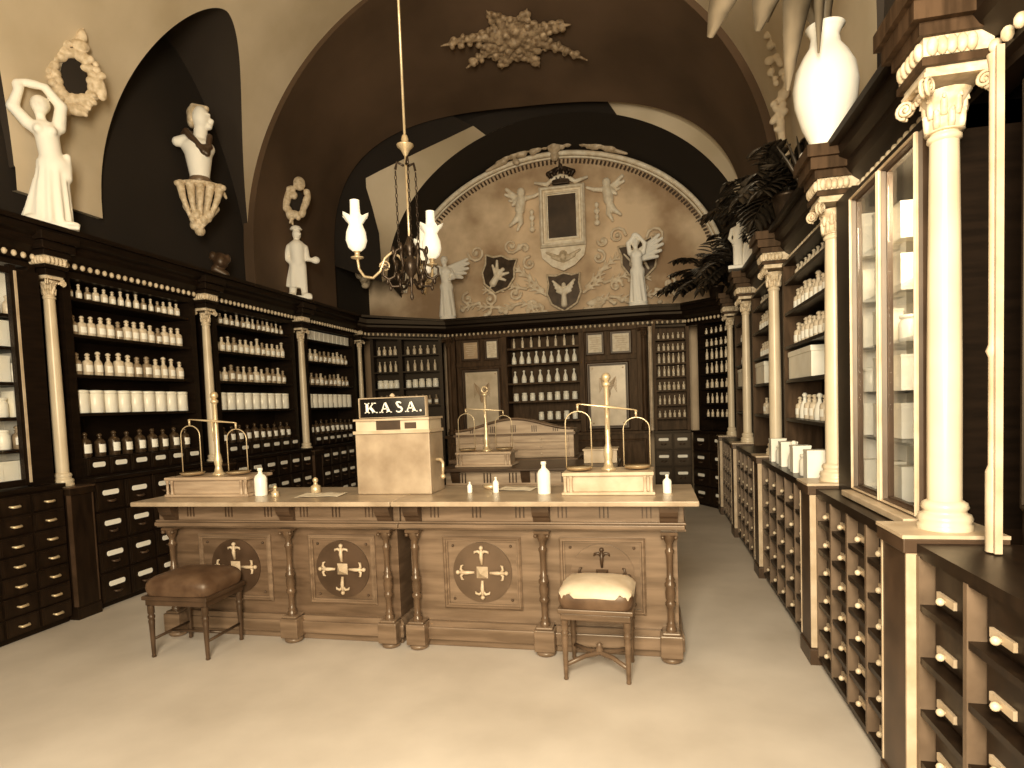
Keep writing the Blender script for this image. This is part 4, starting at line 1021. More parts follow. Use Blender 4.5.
P=winged(1)+[('c',(-.10,0,.77),(-.12,-.02,.90),.036,.03),('c',(-.12,-.02,.90),(-.03,-.03,1.0),.03,.024),('e',(-.02,-.03,1.01),(.05,.03,.035)),('c',(.09,0,.76),(.115,-.02,.88),.036,.03),('c',(.115,-.02,.88),(.03,-.03,.99),.03,.024)]
statue('statue','white winged woman statue with arms raised, on the cornice right of the painted lunette',-.16,9.2,ZC-.10,P,.010,
   [('wing',wing(.05,.06,.80,[(40,.36),(33,.38),(25,.36),(16,.31),(6,.25)],0,.044),M_PLAST)],base=(.145,.11,.06))
# slim figure on the right with a fan of pleats at its side
P=[('b',(0,0,.015),(.10,.09,.015)),('c',(-.03,0,.03),(-.02,0,.26),.022,.035),('c',(.02,-.01,.03),(.01,0,.26),.022,.035),('e',(-.01,0,.28),(.055,.045,.06)),('c',(-.01,0,.30),(.0,0,.40),.042,.05),('e',(0,0,.42),(.065,.038,.035)),('c',(0,0,.44),(.005,0,.48),.02,.018),('e',(.005,-.005,.515),(.032,.037,.042)),
   ('c',(-.06,0,.42),(-.085,-.01,.33),.02,.017),('c',(-.085,-.01,.33),(-.05,-.04,.27),.016,.013),('c',(.06,0,.42),(.10,-.01,.34),.02,.017),('c',(.10,-.01,.34),(.12,-.02,.24),.016,.013)]
statue('statue','slim white statuette with a pleated fan, on the right cornice among dark plants',.93,6.98,ZC-.12,P,.0075,
   [('fan',[('c',(.03,0,.02),(.03+.20*cos(R(a)),0,.02+.24*sin(R(a))),.014,.022) for a in(78,66,54,42,30,18)],M_PLAST)],k=.01)
# bust of a man on a carved bracket, on the left wall
P=[('c',(.0,0,.04),(.0,0,.28),.095,.135),('e',(0,0,.33),(.16,.12,.10)),('c',(-.12,0,.39),(-.19,.0,.37),.06,.05),('c',(.02,0,.40),(.035,-.01,.51),.068,.066),('e',(.045,-.02,.63),(.088,.105,.125)),('c',(.122,-.055,.62),(.142,-.065,.60),.016,.024),('e',(.115,-.05,.545),(.032,.038,.030)),('e',(.105,-.08,.655),(.035,.025,.014)),('e',(-.01,-.06,.62),(.02,.03,.035)),('c',(.14,-.05,.57),(.12,-.06,.57),.014,.014)]
def wall_bust():
    x,y,z=-4.42,5.54,3.90
    statue('bust','white bust of a short-haired man with dark collar on the left wall',x,y,z,P,.010,
      [('hair',[('e',(.005,.025,.69),(.095,.10,.085)),('e',(-.045,.02,.62),(.045,.08,.08)),('c',(.10,-.03,.735),(-.02,0,.75),.03,.035)],M_CARVE),
       ('collar',[('c',(-.10,-.07,.46),(.05,-.12,.26),.035,.035),('c',(.115,-.06,.44),(.08,-.12,.24),.03,.03),('c',(-.11,.02,.46),(.10,.02,.46),.045,.04),('c',(.0,-.11,.30),(.11,-.10,.32),.03,.03)],M_MIDD),
       ('socle',[('c',(0,0,.0),(0,0,.045),.11,.08)],M_MIDH)],sc=.97)
    z=3.38; Mx=face_cam(x,y,z)
    t=thing('carved_bracket','carved leafy bracket carrying the bust on the left wall','bracket',(x,y,z))
    b=MB(Mx); pr=[('e',(.0,.0,.47),(.21,.14,.03)),('c',(0,.04,.42),(-.03,.06,.05),.10,.04)]
    for k in range(5):
        a=-.18+.09*k; w=.03+.012*(k%2)
        pr+=[('c',(a,-.08-.02*(k%2),.44),(a*.85-.01,-.12,.30),.042,.03),('c',(a*.85-.01,-.12,.30),(a*.45-.02,-.08,.10),.03,.018),('e',(a*1.12,-.12,.43),(.035,.03,.03))]
    for k in range(4): pr+=[('c',(-.14+.09*k,-.03,.24),(-.05+.02*k,-.09,.02+.03*(k%2)),.035,.016),('e',(-.09+.05*k,-.10,.10+.05*(k%2)),(.03,.03,.045))]
    pr+=[('e',(-.03,-.04,.0),(.05,.05,.05)),('e',(-.08,-.06,.05),(.04,.04,.05)),('c',(.20,-.03,.43),(.23,-.04,.36),.02,.015)]
    sculpt_into(b,pr,0,.0095,.008); b.build('bracket_body',M_CARVE,t)
wall_bust()

def ornament(name,label,cat,x,y,z,prims,dark=None,h=.013,m=M_CARVE,k=.012,M=None,group=None):
    t=thing(name,label,cat,(x,y,z),group)
    Mx=M if M is not None else Matrix.Translation((x,y,z))
    b=MB(Mx); sculpt_into(b,prims,0,h,k); b.build('carving',m,t)
    if dark: b=MB(Mx); sculpt_into(b,dark,0,h,k); b.build('dark_oval',M_NBLACK,t)
    return t
def on_left(y,z,x=-4.545): return Matrix.Translation((x,y,z))@Matrix(((0,-1,0,0),(1,0,0,0),(0,0,1,0),(0,0,0,1)))
# gilt cartouche with a dark oval near the large statue
rr=random.Random(3); pr=[]
for k in range(22):
    a=2*PI*k/22; q=1+.12*rr.uniform(-1,1); pr.append(('e',(.20*q*cos(a),-.02,.31*q*sin(a)),(rr.uniform(.05,.08),.05,rr.uniform(.05,.09)),rr.uniform(0,3)))
for k in range(34):
    a=2*PI*k/34; q=rr.uniform(1.22,1.62); pr.append(('e',(.20*q*cos(a),-.03+rr.uniform(-.03,.02),.31*q*sin(a)),(rr.uniform(.03,.05),.035,rr.uniform(.03,.06)),rr.uniform(0,3)))
pr+=[('e',(-.27,-.03,.10),(.07,.05,.17),.2),('e',(.27,-.03,-.06),(.08,.05,.18),-.2),('e',(.0,-.03,-.42),(.13,.05,.08)),('e',(.10,-.03,.42),(.10,.05,.08)),('e',(-.10,-.02,.42),(.09,.05,.10)),('e',(.12,-.02,.56),(.06,.04,.10)),('c',(.05,0,.48),(.14,0,.68),.04,.02),('c',(.12,0,.5),(.06,0,.66),.03,.02)]
ornament('cartouche','gilt carved wall cartouche with a dark oval beside the large woman statue','wall ornament',-4.42,4.15,4.22,pr,[('e',(0,-.01,0),(.15,.03,.25))],k=.006,h=.011,M=face_cam(-4.40,4.15,4.22)@Matrix.Scale(.60,4))
# smaller cartouche with a head, above the hatted man
pr=[('e',(.06,-.03,.22),(.085,.06,.10)),('e',(.06,-.06,.22),(.05,.05,.06)),('e',(-.12,-.02,-.02),(.055,.05,.17),.25),('e',(.13,-.02,-.06),(.05,.05,.16),.45),('e',(-.03,-.02,-.22),(.08,.05,.06)),('e',(-.10,-.02,-.20),(.05,.05,.10)),('c',(-.08,0,-.24),(-.06,0,-.36),.03,.015),('e',(-.05,-.02,.14),(.06,.04,.05)),('e',(.16,-.02,.10),(.05,.04,.06)),('e',(.08,-.02,-.20),(.05,.04,.07),.5),('e',(-.02,-.03,.05),(.05,.04,.06)),('e',(.14,-.04,.02),(.03,.03,.07),.6),('e',(-.09,-.04,.12),(.035,.03,.05)),('e',(.02,-.04,-.26),(.04,.03,.05)),('e',(-.13,-.03,-.12),(.03,.03,.06)),('c',(-.02,-.02,-.22),(-.10,-.02,-.34),.03,.015),('e',(.10,-.03,-.14),(.035,.03,.05))]
ornament('cartouche','small carved cartouche with a head and dark centre above the hatted statuette','wall ornament',-4.36,7.2,4.18,pr,[('e',(.02,.02,-.02),(.10,.03,.15),.2)],M=face_cam(-4.36,7.2,4.22)@Matrix.Scale(.88,4))
# blurred head and fronds on the dark cornice of the left wall
pr=[('e',(0,0,.14),(.075,.06,.09)),('e',(0,-.04,.13),(.05,.04,.06)),('c',(-.05,0,.05),(.04,0,.0),.05,.04),('e',(-.07,.01,.19),(.04,.04,.05)),('e',(.07,.01,.17),(.03,.04,.05))]
ornament('head_relief','small dim carved head low on the left wall under the bust','wall ornament',-4.40,5.75,ZC+.03,pr,None,.011,M_MIDD,M=face_cam(-4.40,5.75,ZC+.03))
# pale console on the back-left corner, behind the left lamp
pr=[('b',(0,0,.28),(.20,.12,.04)),('c',(0,.02,.24),(.03,.05,.02),.15,.07),('e',(-.07,-.10,.14),(.06,.06,.09)),('e',(.08,-.10,.13),(.06,.06,.09)),('e',(.01,-.12,.06),(.06,.05,.06)),('e',(.02,-.06,-.04),(.06,.06,.05))]
ornament('carved_bracket','pale carved console on the dark wall behind the left chandelier lamp','bracket',-4.42,9.15,3.52,pr,None,.012,M_CARVE,M=face_cam(-4.42,9.15,3.52))

# ------------------------------------------------------------------ painted lunette: relief frame, putti, shields, scrolls, rope arch
YW=9.80
def rope_arch():
    b=MB(); N=70
    def P(t,d,y): return (-1.45+(2.58+d)*cos(t),y,3.3+(2.10+d)*sin(t))
    b.tube([P(R(4)+R(172)*i/N,0,YW-.03) for i in range(N+1)],.038,8); b.tube([P(R(4)+R(172)*i/N,-.06,YW-.02) for i in range(N+1)],.018,6)
    o=struct(b.build('trim_5',M_STUC))
    b=MB(); n=110
    for i in range(n):
        t=R(6)+R(168)*i/n; c=Vector(P(t,-.12,YW-.015)); d=(c-Vector((-1.45,YW-.015,3.3))).normalized()*.03; w=Vector((-d.z,0,d.x))*.45
        vs=[]
        for y in(YW-.03,YW+.005):
            for s,q in((-1,-1),(1,-1),(1,1),(-1,1)): p=c+d*q+w*s; vs.append((p.x,y,p.z))
        b.add(vs,[(0,1,2,3),(0,1,5,4),(1,2,6,5),(2,3,7,6),(3,0,4,7)])
    b.build('dentil_molding',M_MIDD,o)
rope_arch()
def sc2(cx,cz,k): return lambda x,z:(cx+x*k,cz+z*k)
def crest():
    pr=[]; r2=random.Random(5)
    zz=lambda x:2.10*math.sqrt(max(0,1-(x/2.58)**2))-2.10
    for s in(-1,1):
        for k in range(16):
            x=.05+.055*k
            pr.append(('e',(s*x,-.03-r2.uniform(0,.03),zz(x)+.07+r2.uniform(0,.14)*(1-k/18)),(.075,.05,.065),r2.uniform(-1,1)))
        for k in range(8): pr.append(('e',(s*(.12+.07*k),-.06,.21+r2.uniform(-.05,.07)-.005*k*k),(.065,.04,.05),r2.uniform(-1,1)))
        pr+=[('c',(s*.10,-.03,.25),(s*.46,-.03,.30),.05,.06),('e',(s*.30,-.03,.22),(.12,.04,.06)),('e',(s*.48,-.03,.19),(.07,.04,.06)),('e',(s*.44,-.03,.25),(.05,.04,.03)),('c',(s*.8,-.03,zz(.8)+.06),(s*1.1,-.03,zz(1.1)+.04),.05,.02)]
    pr+=[('e',(0,-.05,.08),(.11,.07,.11)),('e',(0,-.09,.08),(.055,.05,.065)),('e',(0,-.03,-.06),(.07,.05,.08))]
    ornament('carved_crest','carved leafy crest on top of the rope arch over the painted lunette','wall ornament',-1.38,YW-.06,5.40,pr,None,.013,m=M_EDGE,k=.006)
crest()
fx,fz0,fz1=-1.30,4.05,4.95     # framed portrait
t=thing('picture_frame','tall framed dark portrait on the painted lunette wall, under a crown','framed painting',(fx,YW-.02,3.62))
b=MB(); b.frame(fx-.36,fx+.36,3.96,4.90,.09,YW-.10,YW-.005); b.frame(fx-.27,fx+.27,4.05,4.81,.05,YW-.075,YW-.02); b.build('frame',M_STUC,t)
b=MB(); b.box(fx-.235,fx+.235,YW-.045,YW-.03,4.09,4.77); b.build('canvas',mat('dark_canvas',(.022,.012,.007),(.06,.034,.018),.5,3),t)
b=MB(); b.prism([(fx-.36,3.95),(fx+.36,3.95),(fx+.33,3.80),(fx+.18,3.66),(fx,3.58),(fx-.18,3.66),(fx-.33,3.80)],YW-.06,YW-.005); b.build('apron',M_STUC,t)
b=MB(Matrix.Translation((fx,YW-.06,3.80))); sculpt_into(b,[('e',(0,0,0),(.075,.05,.10)),('e',(0,-.03,.0),(.05,.045,.07)),('c',(-.06,0,-.02),(-.26,0,.08),.035,.02),('c',(.06,0,-.02),(.26,0,.08),.035,.02),('c',(-.06,0,-.05),(-.18,0,.0),.03,.02),('c',(.06,0,-.05),(.18,0,.0),.03,.02)],0,.011,.012); b.build('winged_head',M_CARVE,t)
b=MB(); b.tube([(fx-.42,YW-.05,4.98),(fx-.22,YW-.06,4.93),(fx-.12,YW-.07,5.0),(fx,YW-.07,5.03),(fx+.12,YW-.07,5.0),(fx+.22,YW-.06,4.93),(fx+.42,YW-.05,4.98)],[.02,.035,.035,.04,.035,.035,.02],8); b.build('ribbon',M_STUC,t)
def crown_relief():
    pr=[('b',(0,0,0),(.13,.03,.035)),('e',(0,-.01,.25),(.03,.03,.03))]
    for s in(-1,-.5,0,.5,1): pr+=[('c',(s*.12,0,.03),(s*.20,0,.14),.03,.032),('c',(s*.20,0,.14),(s*.06,0,.215),.032,.02),('e',(s*.13,-.03,.06),(.022,.02,.022))]
    ornament('crown_relief','dark relief crown over the framed portrait on the lunette','wall ornament',fx,YW-.06,4.95,pr,None,.010,M_IRON)
crown_relief()
def putto(cx,cz,s,label):
    q=lambda x,z,y=0:(x*s,y,z)
    pr=[('e',q(0,.20,-.02),(.065,.06,.07)),('c',q(.0,.10),q(.03,-.06),.07,.08),('c',q(.02,-.08),q(.10,-.22),.055,.045),('c',q(.10,-.22),q(.20,-.30),.042,.025),('c',q(.04,-.08),q(.02,-.26),.055,.042),('c',q(.02,-.26),q(.08,-.38),.038,.022),
        ('c',q(-.05,.10),q(-.20,.12),.038,.03),('c',q(-.20,.12),q(-.30,.16),.03,.022),('c',q(.05,.10),q(.14,.02),.038,.028),('c',q(.05,.12,.02),q(.24,.28,.02),.035,.03),('c',q(.05,.10,.02),q(.26,.20,.02),.035,.025),('c',q(.04,.06,.02),q(.20,.10,.02),.03,.02)]
    pr+=[('e',q(-.16,-.12-.09*k),(.035+.012*(k%2),.03,.045)) for k in range(4)]
    ornament('putto_relief',label,'wall ornament',cx,YW-.04,cz,pr,None,.012,M_STUC)
putto(fx-.64,4.66,-1,'relief cherub with garland left of the framed portrait')
putto(fx+.70,4.66,1,'relief cherub with garland right of the framed portrait')
def shield(cx,cz,rot,kind,label):
    t=thing('shield_relief',label,'wall ornament',(cx,YW-.02,cz),'shields on the lunette wall'); Mx=Matrix.Translation((cx,YW-.02,cz))@Matrix.Rotation(rot,4,'Y')
    o=[(-.26,.27),(-.13,.25),(0,.29),(.13,.25),(.26,.27),(.24,.12),(.27,-.02),(.20,-.19),(.10,-.25),(0,-.31),(-.10,-.25),(-.20,-.19),(-.27,-.02),(-.24,.12)]
    b=MB(Mx); b.prism(o,-.03,.0); b.build('shield_field',M_IRON,t)
    b=MB(Mx); b.tube([(x,-.03,z) for x,z in o+[o[0],o[1]]],.018,6); b.build('shield_rim',M_CARVE,t)
    if kind=='angel': pr=[('c',(0,-.03,-.20),(0,-.03,.02),.05,.035),('e',(0,-.035,.10),(.035,.03,.04))]+[('c',(s*.02,-.03,.03-.02*k),(s*(.17-.02*k),-.03,.17-.055*k),.026,.018) for s in(-1,1) for k in range(4)]
    elif kind=='bird': pr=[('c',(-.06,-.03,-.16),(.02,-.03,.04),.06,.04),('e',(.06,-.03,.08),(.035,.03,.03)),('c',(-.02,-.03,-.02),(-.06,-.03,.20),.035,.02),('c',(-.03,-.03,-.04),(-.12,-.03,.12),.035,.018),('c',(.02,-.03,-.02),(.16,-.03,.04),.035,.018),('c',(.0,-.03,-.06),(.13,-.03,-.08),.03,.02),('c',(-.06,-.03,-.16),(-.10,-.03,-.24),.02,.015)]
    else: pr=[('c',(-.10,-.03,-.04),(.08,-.03,.02),.06,.05),('c',(.08,-.03,.04),(.13,-.03,.16),.04,.032),('e',(.16,-.03,.17),(.05,.03,.03)),('c',(-.09,-.03,-.06),(-.13,-.03,-.20),.025,.018),('c',(.06,-.03,-.02),(.10,-.03,-.18),.025,.018),('c',(-.12,-.03,.0),(-.20,-.03,.14),.022,.012),('c',(.0,-.03,.03),(-.05,-.03,.18),.03,.018)]
    b=MB(Mx); sculpt_into(b,pr,0,.010,.012); b.build('emblem',M_STUC,t)
shield(-1.31,3.26,0,'angel','central dark relief shield with a winged angel under the portrait')
shield(-2.36,3.62,.22,'bird','left dark relief shield with a rising bird on the lunette')
shield(-.14,3.66,-.22,'beast','right dark relief shield half hidden behind the winged statue with raised arms')
def scrolls(side,label):
    s=side; r3=random.Random(11 if s<0 else 12); pr=[]; cx=-1.3
    def S(x,z,r,turn,a0,sg,w=.026):
        p=spiral(x,z,r,r*.15,turn,a0,0,14,sg)
        for i in range(14): pr.append(('c',p[i],p[i+1],w*(1-i/20),w*(1-(i+1)/20)))
        pr.append(('e',(x,-.01,z),(.035,.03,.035)))
    def L(p,q,w):      # acanthus leaf
        p=Vector((p[0],0,p[1]));q=Vector((q[0],0,q[1])); d=q-p; n=Vector((-d.z,0,d.x)).normalized()
        pr.append(('c',tuple(p),tuple(q),w*.8,w*.35))
        for k in range(3):
            m=p+d*(.25+.25*k)
            for sg in(-1,1): e_=m+d*.22+n*sg*w*1.9; pr.append(('c',tuple(m),tuple(e_),w*.6,w*.35))
    X=lambda u:s*u
    for u,v in(((.30,-.10),(.62,.10)),((.34,-.02),(.70,.30)),((.62,.02),(1.0,.12)),((.55,.20),(.86,.42)),((1.0,.02),(1.34,.06)),((.36,-.28),(.72,-.20)),((.72,-.20),(1.08,-.28)),((1.08,-.24),(1.45,-.20)),((1.40,-.14),(1.72,-.22)),((.30,-.36),(.55,-.36))):
        L((X(u[0]),u[1]),(X(v[0]),v[1]),.034)
    S(X(.55),.42,.11,1.4,PI/2,-s); S(X(.80),-.04,.10,1.4,0,s); S(X(1.22),-.10,.11,1.4,PI/2,s); S(X(.54),-.24,.08,1.3,0,-s); S(X(1.60),-.06,.10,1.4,PI/2,-s)
    S(X(.84),.72,.13,1.5,0,s); S(X(1.42),.66,.14,1.5,PI,-s); S(X(.62),.66,.08,1.3,PI,s)
    for k in range(16):
        x=r3.uniform(.35,1.7); pr.append(('e',(X(x),-.01,r3.uniform(-.40,-.24)),(.045,.03,.035),r3.uniform(-1,1)))
    b=MB(Matrix.Translation((cx,YW-.02,3.33))); sculpt_into(b,pr,0,.0125,.008)
    o=b.build('scroll_relief',M_PAINT2); centre(o); tag(o,label,'wall ornament')
M_PAINT2=mat('ochre_relief',(.60,.45,.27),(.80,.65,.43),.7,9)
scrolls(-1,'leafy relief scrollwork on the left half of the lunette, around the bird shield')
scrolls(1,'leafy relief scrollwork on the right half of the lunette, behind the statue with raised arms')

# ------------------------------------------------------------------ stucco star on the vault
def rosette():
    cx,cy=-1.50,7.45; cz=5.87
    t=thing('ceiling_rosette','star-shaped gilt stucco rosette on the dark vault','ceiling ornament',(cx,cy,cz))
    r4=random.Random(9); pr=[]
    def bend(x,y,z): return (x,y*.62,z-.40*y*.62-(x*x)*.19)
    for k in range(8):
        a=2*PI*k/8+.42; L=(.98,.70,.62,.74,.98,.70,.60,.80)[k]
        n=7
        for i in range(n):
            q=(i+.7)/n*L; w=(.17*(1-.85*i/n))
            for s in(-1,0,1):
                c=bend(q*cos(a)-s*w*sin(a),q*sin(a)+s*w*cos(a),r4.uniform(-.03,.02)); pr.append(('e',c,(r4.uniform(.035,.065),r4.uniform(.035,.055),.04)))
        pr.append(('c',bend(L*.9*cos(a),L*.9*sin(a),0),bend(L*1.15*cos(a),L*1.15*sin(a),0),.035,.012))
        for i in range(4): pr.append(('c',bend(L*i/4*cos(a),L*i/4*sin(a),.02),bend(L*(i+1)/4*cos(a),L*(i+1)/4*sin(a),.02),.11-.022*i,.11-.022*(i+1)))
        a2=a+PI/8
        for q in (.2,.34,.46): pr.append(('e',bend(q*cos(a2),q*sin(a2),-.01),(.06,.05,.045)))
    for k in range(9): a=2*PI*k/9; pr.append(('e',bend(.22*cos(a),.22*sin(a),-.05),(.06,.05,.045)))
    pr.append(('e',(0,0,-.07),(.09,.07,.06)))
    b=MB(Matrix.Translation((cx,cy,cz+.0))@Matrix.Scale(.82,4)); sculpt_into(b,pr,0,.016,.008); b.build('stucco_leaves',M_GILT,t)
M_GILT=mat('aged_gilt',(.15,.092,.045),(.42,.29,.16),.5,18)
rosette()

# ------------------------------------------------------------------ chandelier
def chandelier():
    cx,cy=-1.70,4.3
    t=thing('chandelier','dark bronze chandelier with white tulip glass lamps hanging on a long rod','chandelier',(cx,cy,2.30))
    b=MB(); b.tube([(cx,cy,6.36),(cx,cy,3.44)],.010,8); b.lathe([(.05,0),(.03,.06),(.012,.1)],cx,cy,6.26,12); b.build('hanging_rod',M_BRASS,t)
    b=MB(); b.lathe([(.008,0),(.020,.02),(.035,.05),(.06,.075),(.062,.085),(.02,.09),(.028,.12),(.02,.15),(.008,.16)],cx,cy,3.33,14); b.build('canopy_cup',M_BRASS,t)
    b=MB(); b.tube([(cx,cy,3.34),(cx,cy,2.5)],.010,8); b.build('stem',M_BRASS,t)
    for k in range(3):
        a=R(180)+2*PI*k/3; x,y=cx+.085*cos(a),cy+.085*sin(a)
        b=MB(); n=18
        b.tube([(cx+.02*cos(a),cy+.02*sin(a),3.27),(cx+.07*cos(a),cy+.07*sin(a),3.30),(x,y,3.25)],.010,6)
        for i in range(n):
            z=3.24-(3.24-2.66)*i/n; dx,dy=(1,0) if i%2 else (0,1)
            b.tube([(x+dx*.008*cos(q*PI/3),y+dy*.008*cos(q*PI/3),z-.016+.02*sin(q*PI/3)) for q in range(7)],.0032,4)
        b.build('chain',M_IRON,t)
    b=MB(); b.lathe([(.006,0),(.014,.02),(.008,.05),(.006,.10),(.018,.13),(.012,.15),(.02,.17),(.045,.21),(.055,.25),(.045,.29),(.025,.31),(.035,.34),(.05,.38),(.03,.42),(.015,.46)],cx,cy,2.30,16); b.build('body',M_IRON,t)
    for k in range(6):
        a=2*PI*k/6+.35; ca,sa=cos(a),sin(a); b=MB()
        def V(u,v): return (cx+u*ca,cy+u*sa,v)
        b.tube([V(u,v) for u,v in [(.03,2.62),(.06,2.68),(.10,2.66),(.12,2.60),(.10,2.53),(.12,2.47),(.16,2.45),(.20,2.48),(.20,2.53),(.17,2.55),(.15,2.52)]],[.008,.010,.012,.012,.011,.012,.012,.011,.009,.007,.004],6)
        b.tube([V(u,v) for u,v in [(.05,2.44),(.09,2.40),(.14,2.40),(.16,2.44),(.13,2.47),(.11,2.45)]],[.010,.010,.010,.008,.006,.004],6)
        for (u,v,w) in((.12,2.66,.022),(.10,2.56,.02),(.17,2.44,.02),(.15,2.39,.016)): b.ball(V(u,v),w,0,8,6,(.7,.7,1.5))
        b.build('scroll_leaf',M_IRON,t)
    for a,r,dz in((R(180),.42,0),(R(88),.43,0),(R(101),.66,-.06)):
        ca,sa=cos(a),sin(a)
        prof=[(u*r/.42,v) for u,v in [(.03,2.52),(.08,2.62),(.14,2.66),(.20,2.62),(.24,2.53),(.30,2.485),(.37,2.50),(.41,2.56),(.42,2.64)]]
        pts=[]
        for i in range(len(prof)-1):
            for q in range(4):
                f=q/4; p0=prof[i];p1=prof[i+1]; pts.append((p0[0]+(p1[0]-p0[0])*f,p0[1]+(p1[1]-p0[1])*f))
        pts.append(prof[-1]); lamp=(cx+r*ca,cy+r*sa); pts=[(u,v+dz*u/r) for u,v in pts]
        b=MB(); b.tube([(cx+u*ca,cy+u*sa,v) for u,v in pts],.010,7)
        b.tube([(cx+u*ca,cy+u*sa,v) for u,v in spiral2(.20,2.56,.045)],.006,6)
        arm=b.build('arm',M_BRASS,t)
        b=MB(); b.lathe([(.012,0),(.045,.01),(.05,.018),(.02,.022),(.018,.05),(.03,.06),(.028,.09)],lamp[0],lamp[1],2.63+dz,12); b.build('candle_cup',M_BRASS,arm)
        b=MB(); n=24
        lay=[(.03,2.69),(.062,2.72),(.078,2.77),(.072,2.83),(.055,2.875),(.05,2.89),(.072,2.925),(.095,2.95)]
        vs=[];fs=[]
        for i,(rr,z) in enumerate([(q_,w_+dz) for q_,w_ in lay]):
            for q in range(n):
                an=2*PI*q/n; w=1+(.12*cos(6*an) if i>=6 else 0); vs.append((lamp[0]+rr*w*cos(an),lamp[1]+rr*w*sin(an),z+(.015*cos(6*an) if i==7 else 0)))
        for i in range(len(lay)-1):
            for q in range(n): fs.append((i*n+q,i*n+(q+1)%n,(i+1)*n+(q+1)%n,(i+1)*n+q))
        b.add(vs,fs,0,True)
        b.build('lamp_shade',M_OPAL,arm)
        b=MB(); b.lathe([(.028,2.86),(.040,2.93),(.036,3.0),(.034,3.06),(.036,3.065)],lamp[0],lamp[1],dz,14); b.build('glass_chimney',M_OPAL,arm)
def spiral2(u,v,r): return [(u+r*(1-i/20*.8)*cos(i/20*3*PI),v+r*(1-i/20*.8)*sin(i/20*3*PI)) for i in range(21)]
chandelier()

# ------------------------------------------------------------------ plants and the tall vase on the right cornice
def leaf(b,p0,p1,droop,w,m=0,n=9,up=(0,0,1),fold=.25):
    p0=Vector(p0);p1=Vector(p1);ctl=(p0+p1)/2+Vector((0,0,droop))
    pts=[(1-t)*(1-t)*p0+2*t*(1-t)*ctl+t*t*p1 for t in [i/n for i in range(n+1)]]
    vs=[];fs=[]
    for i,p in enumerate(pts):
        t=i/n; d=(pts[min(i+1,n)]-pts[max(i-1,0)]).normalized(); s=d.cross(Vector(up)); s=s.normalized() if s.length>.01 else Vector((1,0,0)); nn=s.cross(d)
        ww=w*(math.sin(PI*min(1,t*.95+.03))**.8)
        vs+=[tuple(p-s*ww+nn*ww*fold),tuple(p),tuple(p+s*ww+nn*ww*fold),tuple(p-nn*.003)]
    for i in range(n):
        a=4*i; fs+=[(a,a+1,a+5,a+4),(a+1,a+2,a+6,a+5),(a+2,a+3,a+7,a+6),(a+3,a,a+4,a+7)]
    b.add(vs,fs,m,True)
def fern(x,y,label,n,L,seed,z=ZC-.15,pot_r=.10):
    r5=random.Random(seed)
    t=thing('potted_fern',label,'plant',(x,y,z),'dark ferns on the right cornice')
    b=MB(); b.lathe([(pot_r*.7,0),(pot_r*.75,.01),(pot_r,.15),(pot_r*1.1,.155),(pot_r*1.1,.18),(pot_r*.9,.182)],x,y,z,16); b.build('pot',M_IRON,t)
    b=MB()
    for k in range(n):
        a=r5.uniform(0,2*PI); l=L*r5.uniform(.55,1.1); e=r5.uniform(.0,1.25)
        dx,dy=cos(a)*l*cos(e),sin(a)*l*cos(e)*.6
        dx=min(dx,.2)
        p0=Vector((x,y,z+.17)); p1=Vector((x+dx,y+dy,z+.17+l*sin(e)-.3*l))
        if p1.x>.72 and p1.z<z+.05: p1.z=z+.05+r5.uniform(0,.15)
        ctl=(p0+p1)/2+Vector((0,0,.35*l))
        q=10; pts=[(1-s)*(1-s)*p0+2*s*(1-s)*ctl+s*s*p1 for s in [i/q for i in range(q+1)]]
        b.tube(pts,[.007-.004*i/q for i in range(q+1)],4)
        for i in range(2,q):
            d=(pts[i+1]-pts[i-1]).normalized(); sd=d.cross(Vector((0,0,1)))
            sd=sd.normalized() if sd.length>.01 else Vector((1,0,0))
            ll=.22*(1-abs(i/q-.45)*1.2)
            for s in(-1,1): leaf(b,pts[i],pts[i]+sd*s*ll+d*ll*.6-Vector((0,0,.05)),.02,.034,0,4)
        leaf(b,pts[-2],pts[-1]+(pts[-1]-pts[-2]),.0,.03,0,4)
    b.v=[(min(q_[0],1.17-.1*(q_[0]>1.17)*((q_[0]*7)%.3)),q_[1],q_[2]) for q_ in b.v]
    b.build('foliage',M_LEAFD,t)
fern(.88,8.80,'dark drooping fern at the far right corner, beside the lunette',26,.95,1)
fern(1.02,7.75,'dark fern behind the slim white statuette on the right cornice',22,.75,5)
fern(1.03,5.70,'dark bushy fern on the right cornice between the slim statuette and third column',26,.62,2)
fern(1.02,5.05,'dark fern on the right cornice just beyond the tall white vase',22,.60,4)
def vase():
    x,y,z=.965,3.76,2.80
    t=thing('vase','tall bright white vase above the second right column, holding palm leaves','vase',(x,y,z))
    pf=[(.13,0),(.135,.02),(.10,.03),(.075,.05),(.08,.07),(.12,.16),(.155,.28),(.165,.37),(.15,.46),(.115,.53),(.08,.58),(.07,.63),(.085,.665),(.10,.68),(.09,.685),(.06,.65)]
    b=MB(Matrix.Translation((x,y,z))); b.lathe(pf,0,0,0,28); b.build('body',M_PLAST,t)
    b=MB(); top=Vector((x,y,z+.62))
    for ex,ey,ez,w,dr in ((.34,3.45,3.36,.15,.95),(.58,3.50,3.38,.15,.85),(.72,3.50,3.06,.09,1.0),(.60,3.75,3.95,.13,.8),(.44,3.9,3.95,.13,.8),(.80,3.3,3.65,.07,.8),(.9,3.2,3.9,.07,.6),(.75,4.2,3.8,.08,.7),(.5,3.2,4.0,.08,.7),(.88,3.55,3.25,.045,.9)):
        leaf(b,top,(ex,ey,ez),dr,w,0,14,up=(0,-1,.15),fold=.15)
    b.build('palm_leaves',M_LEAFP,t)
vase()
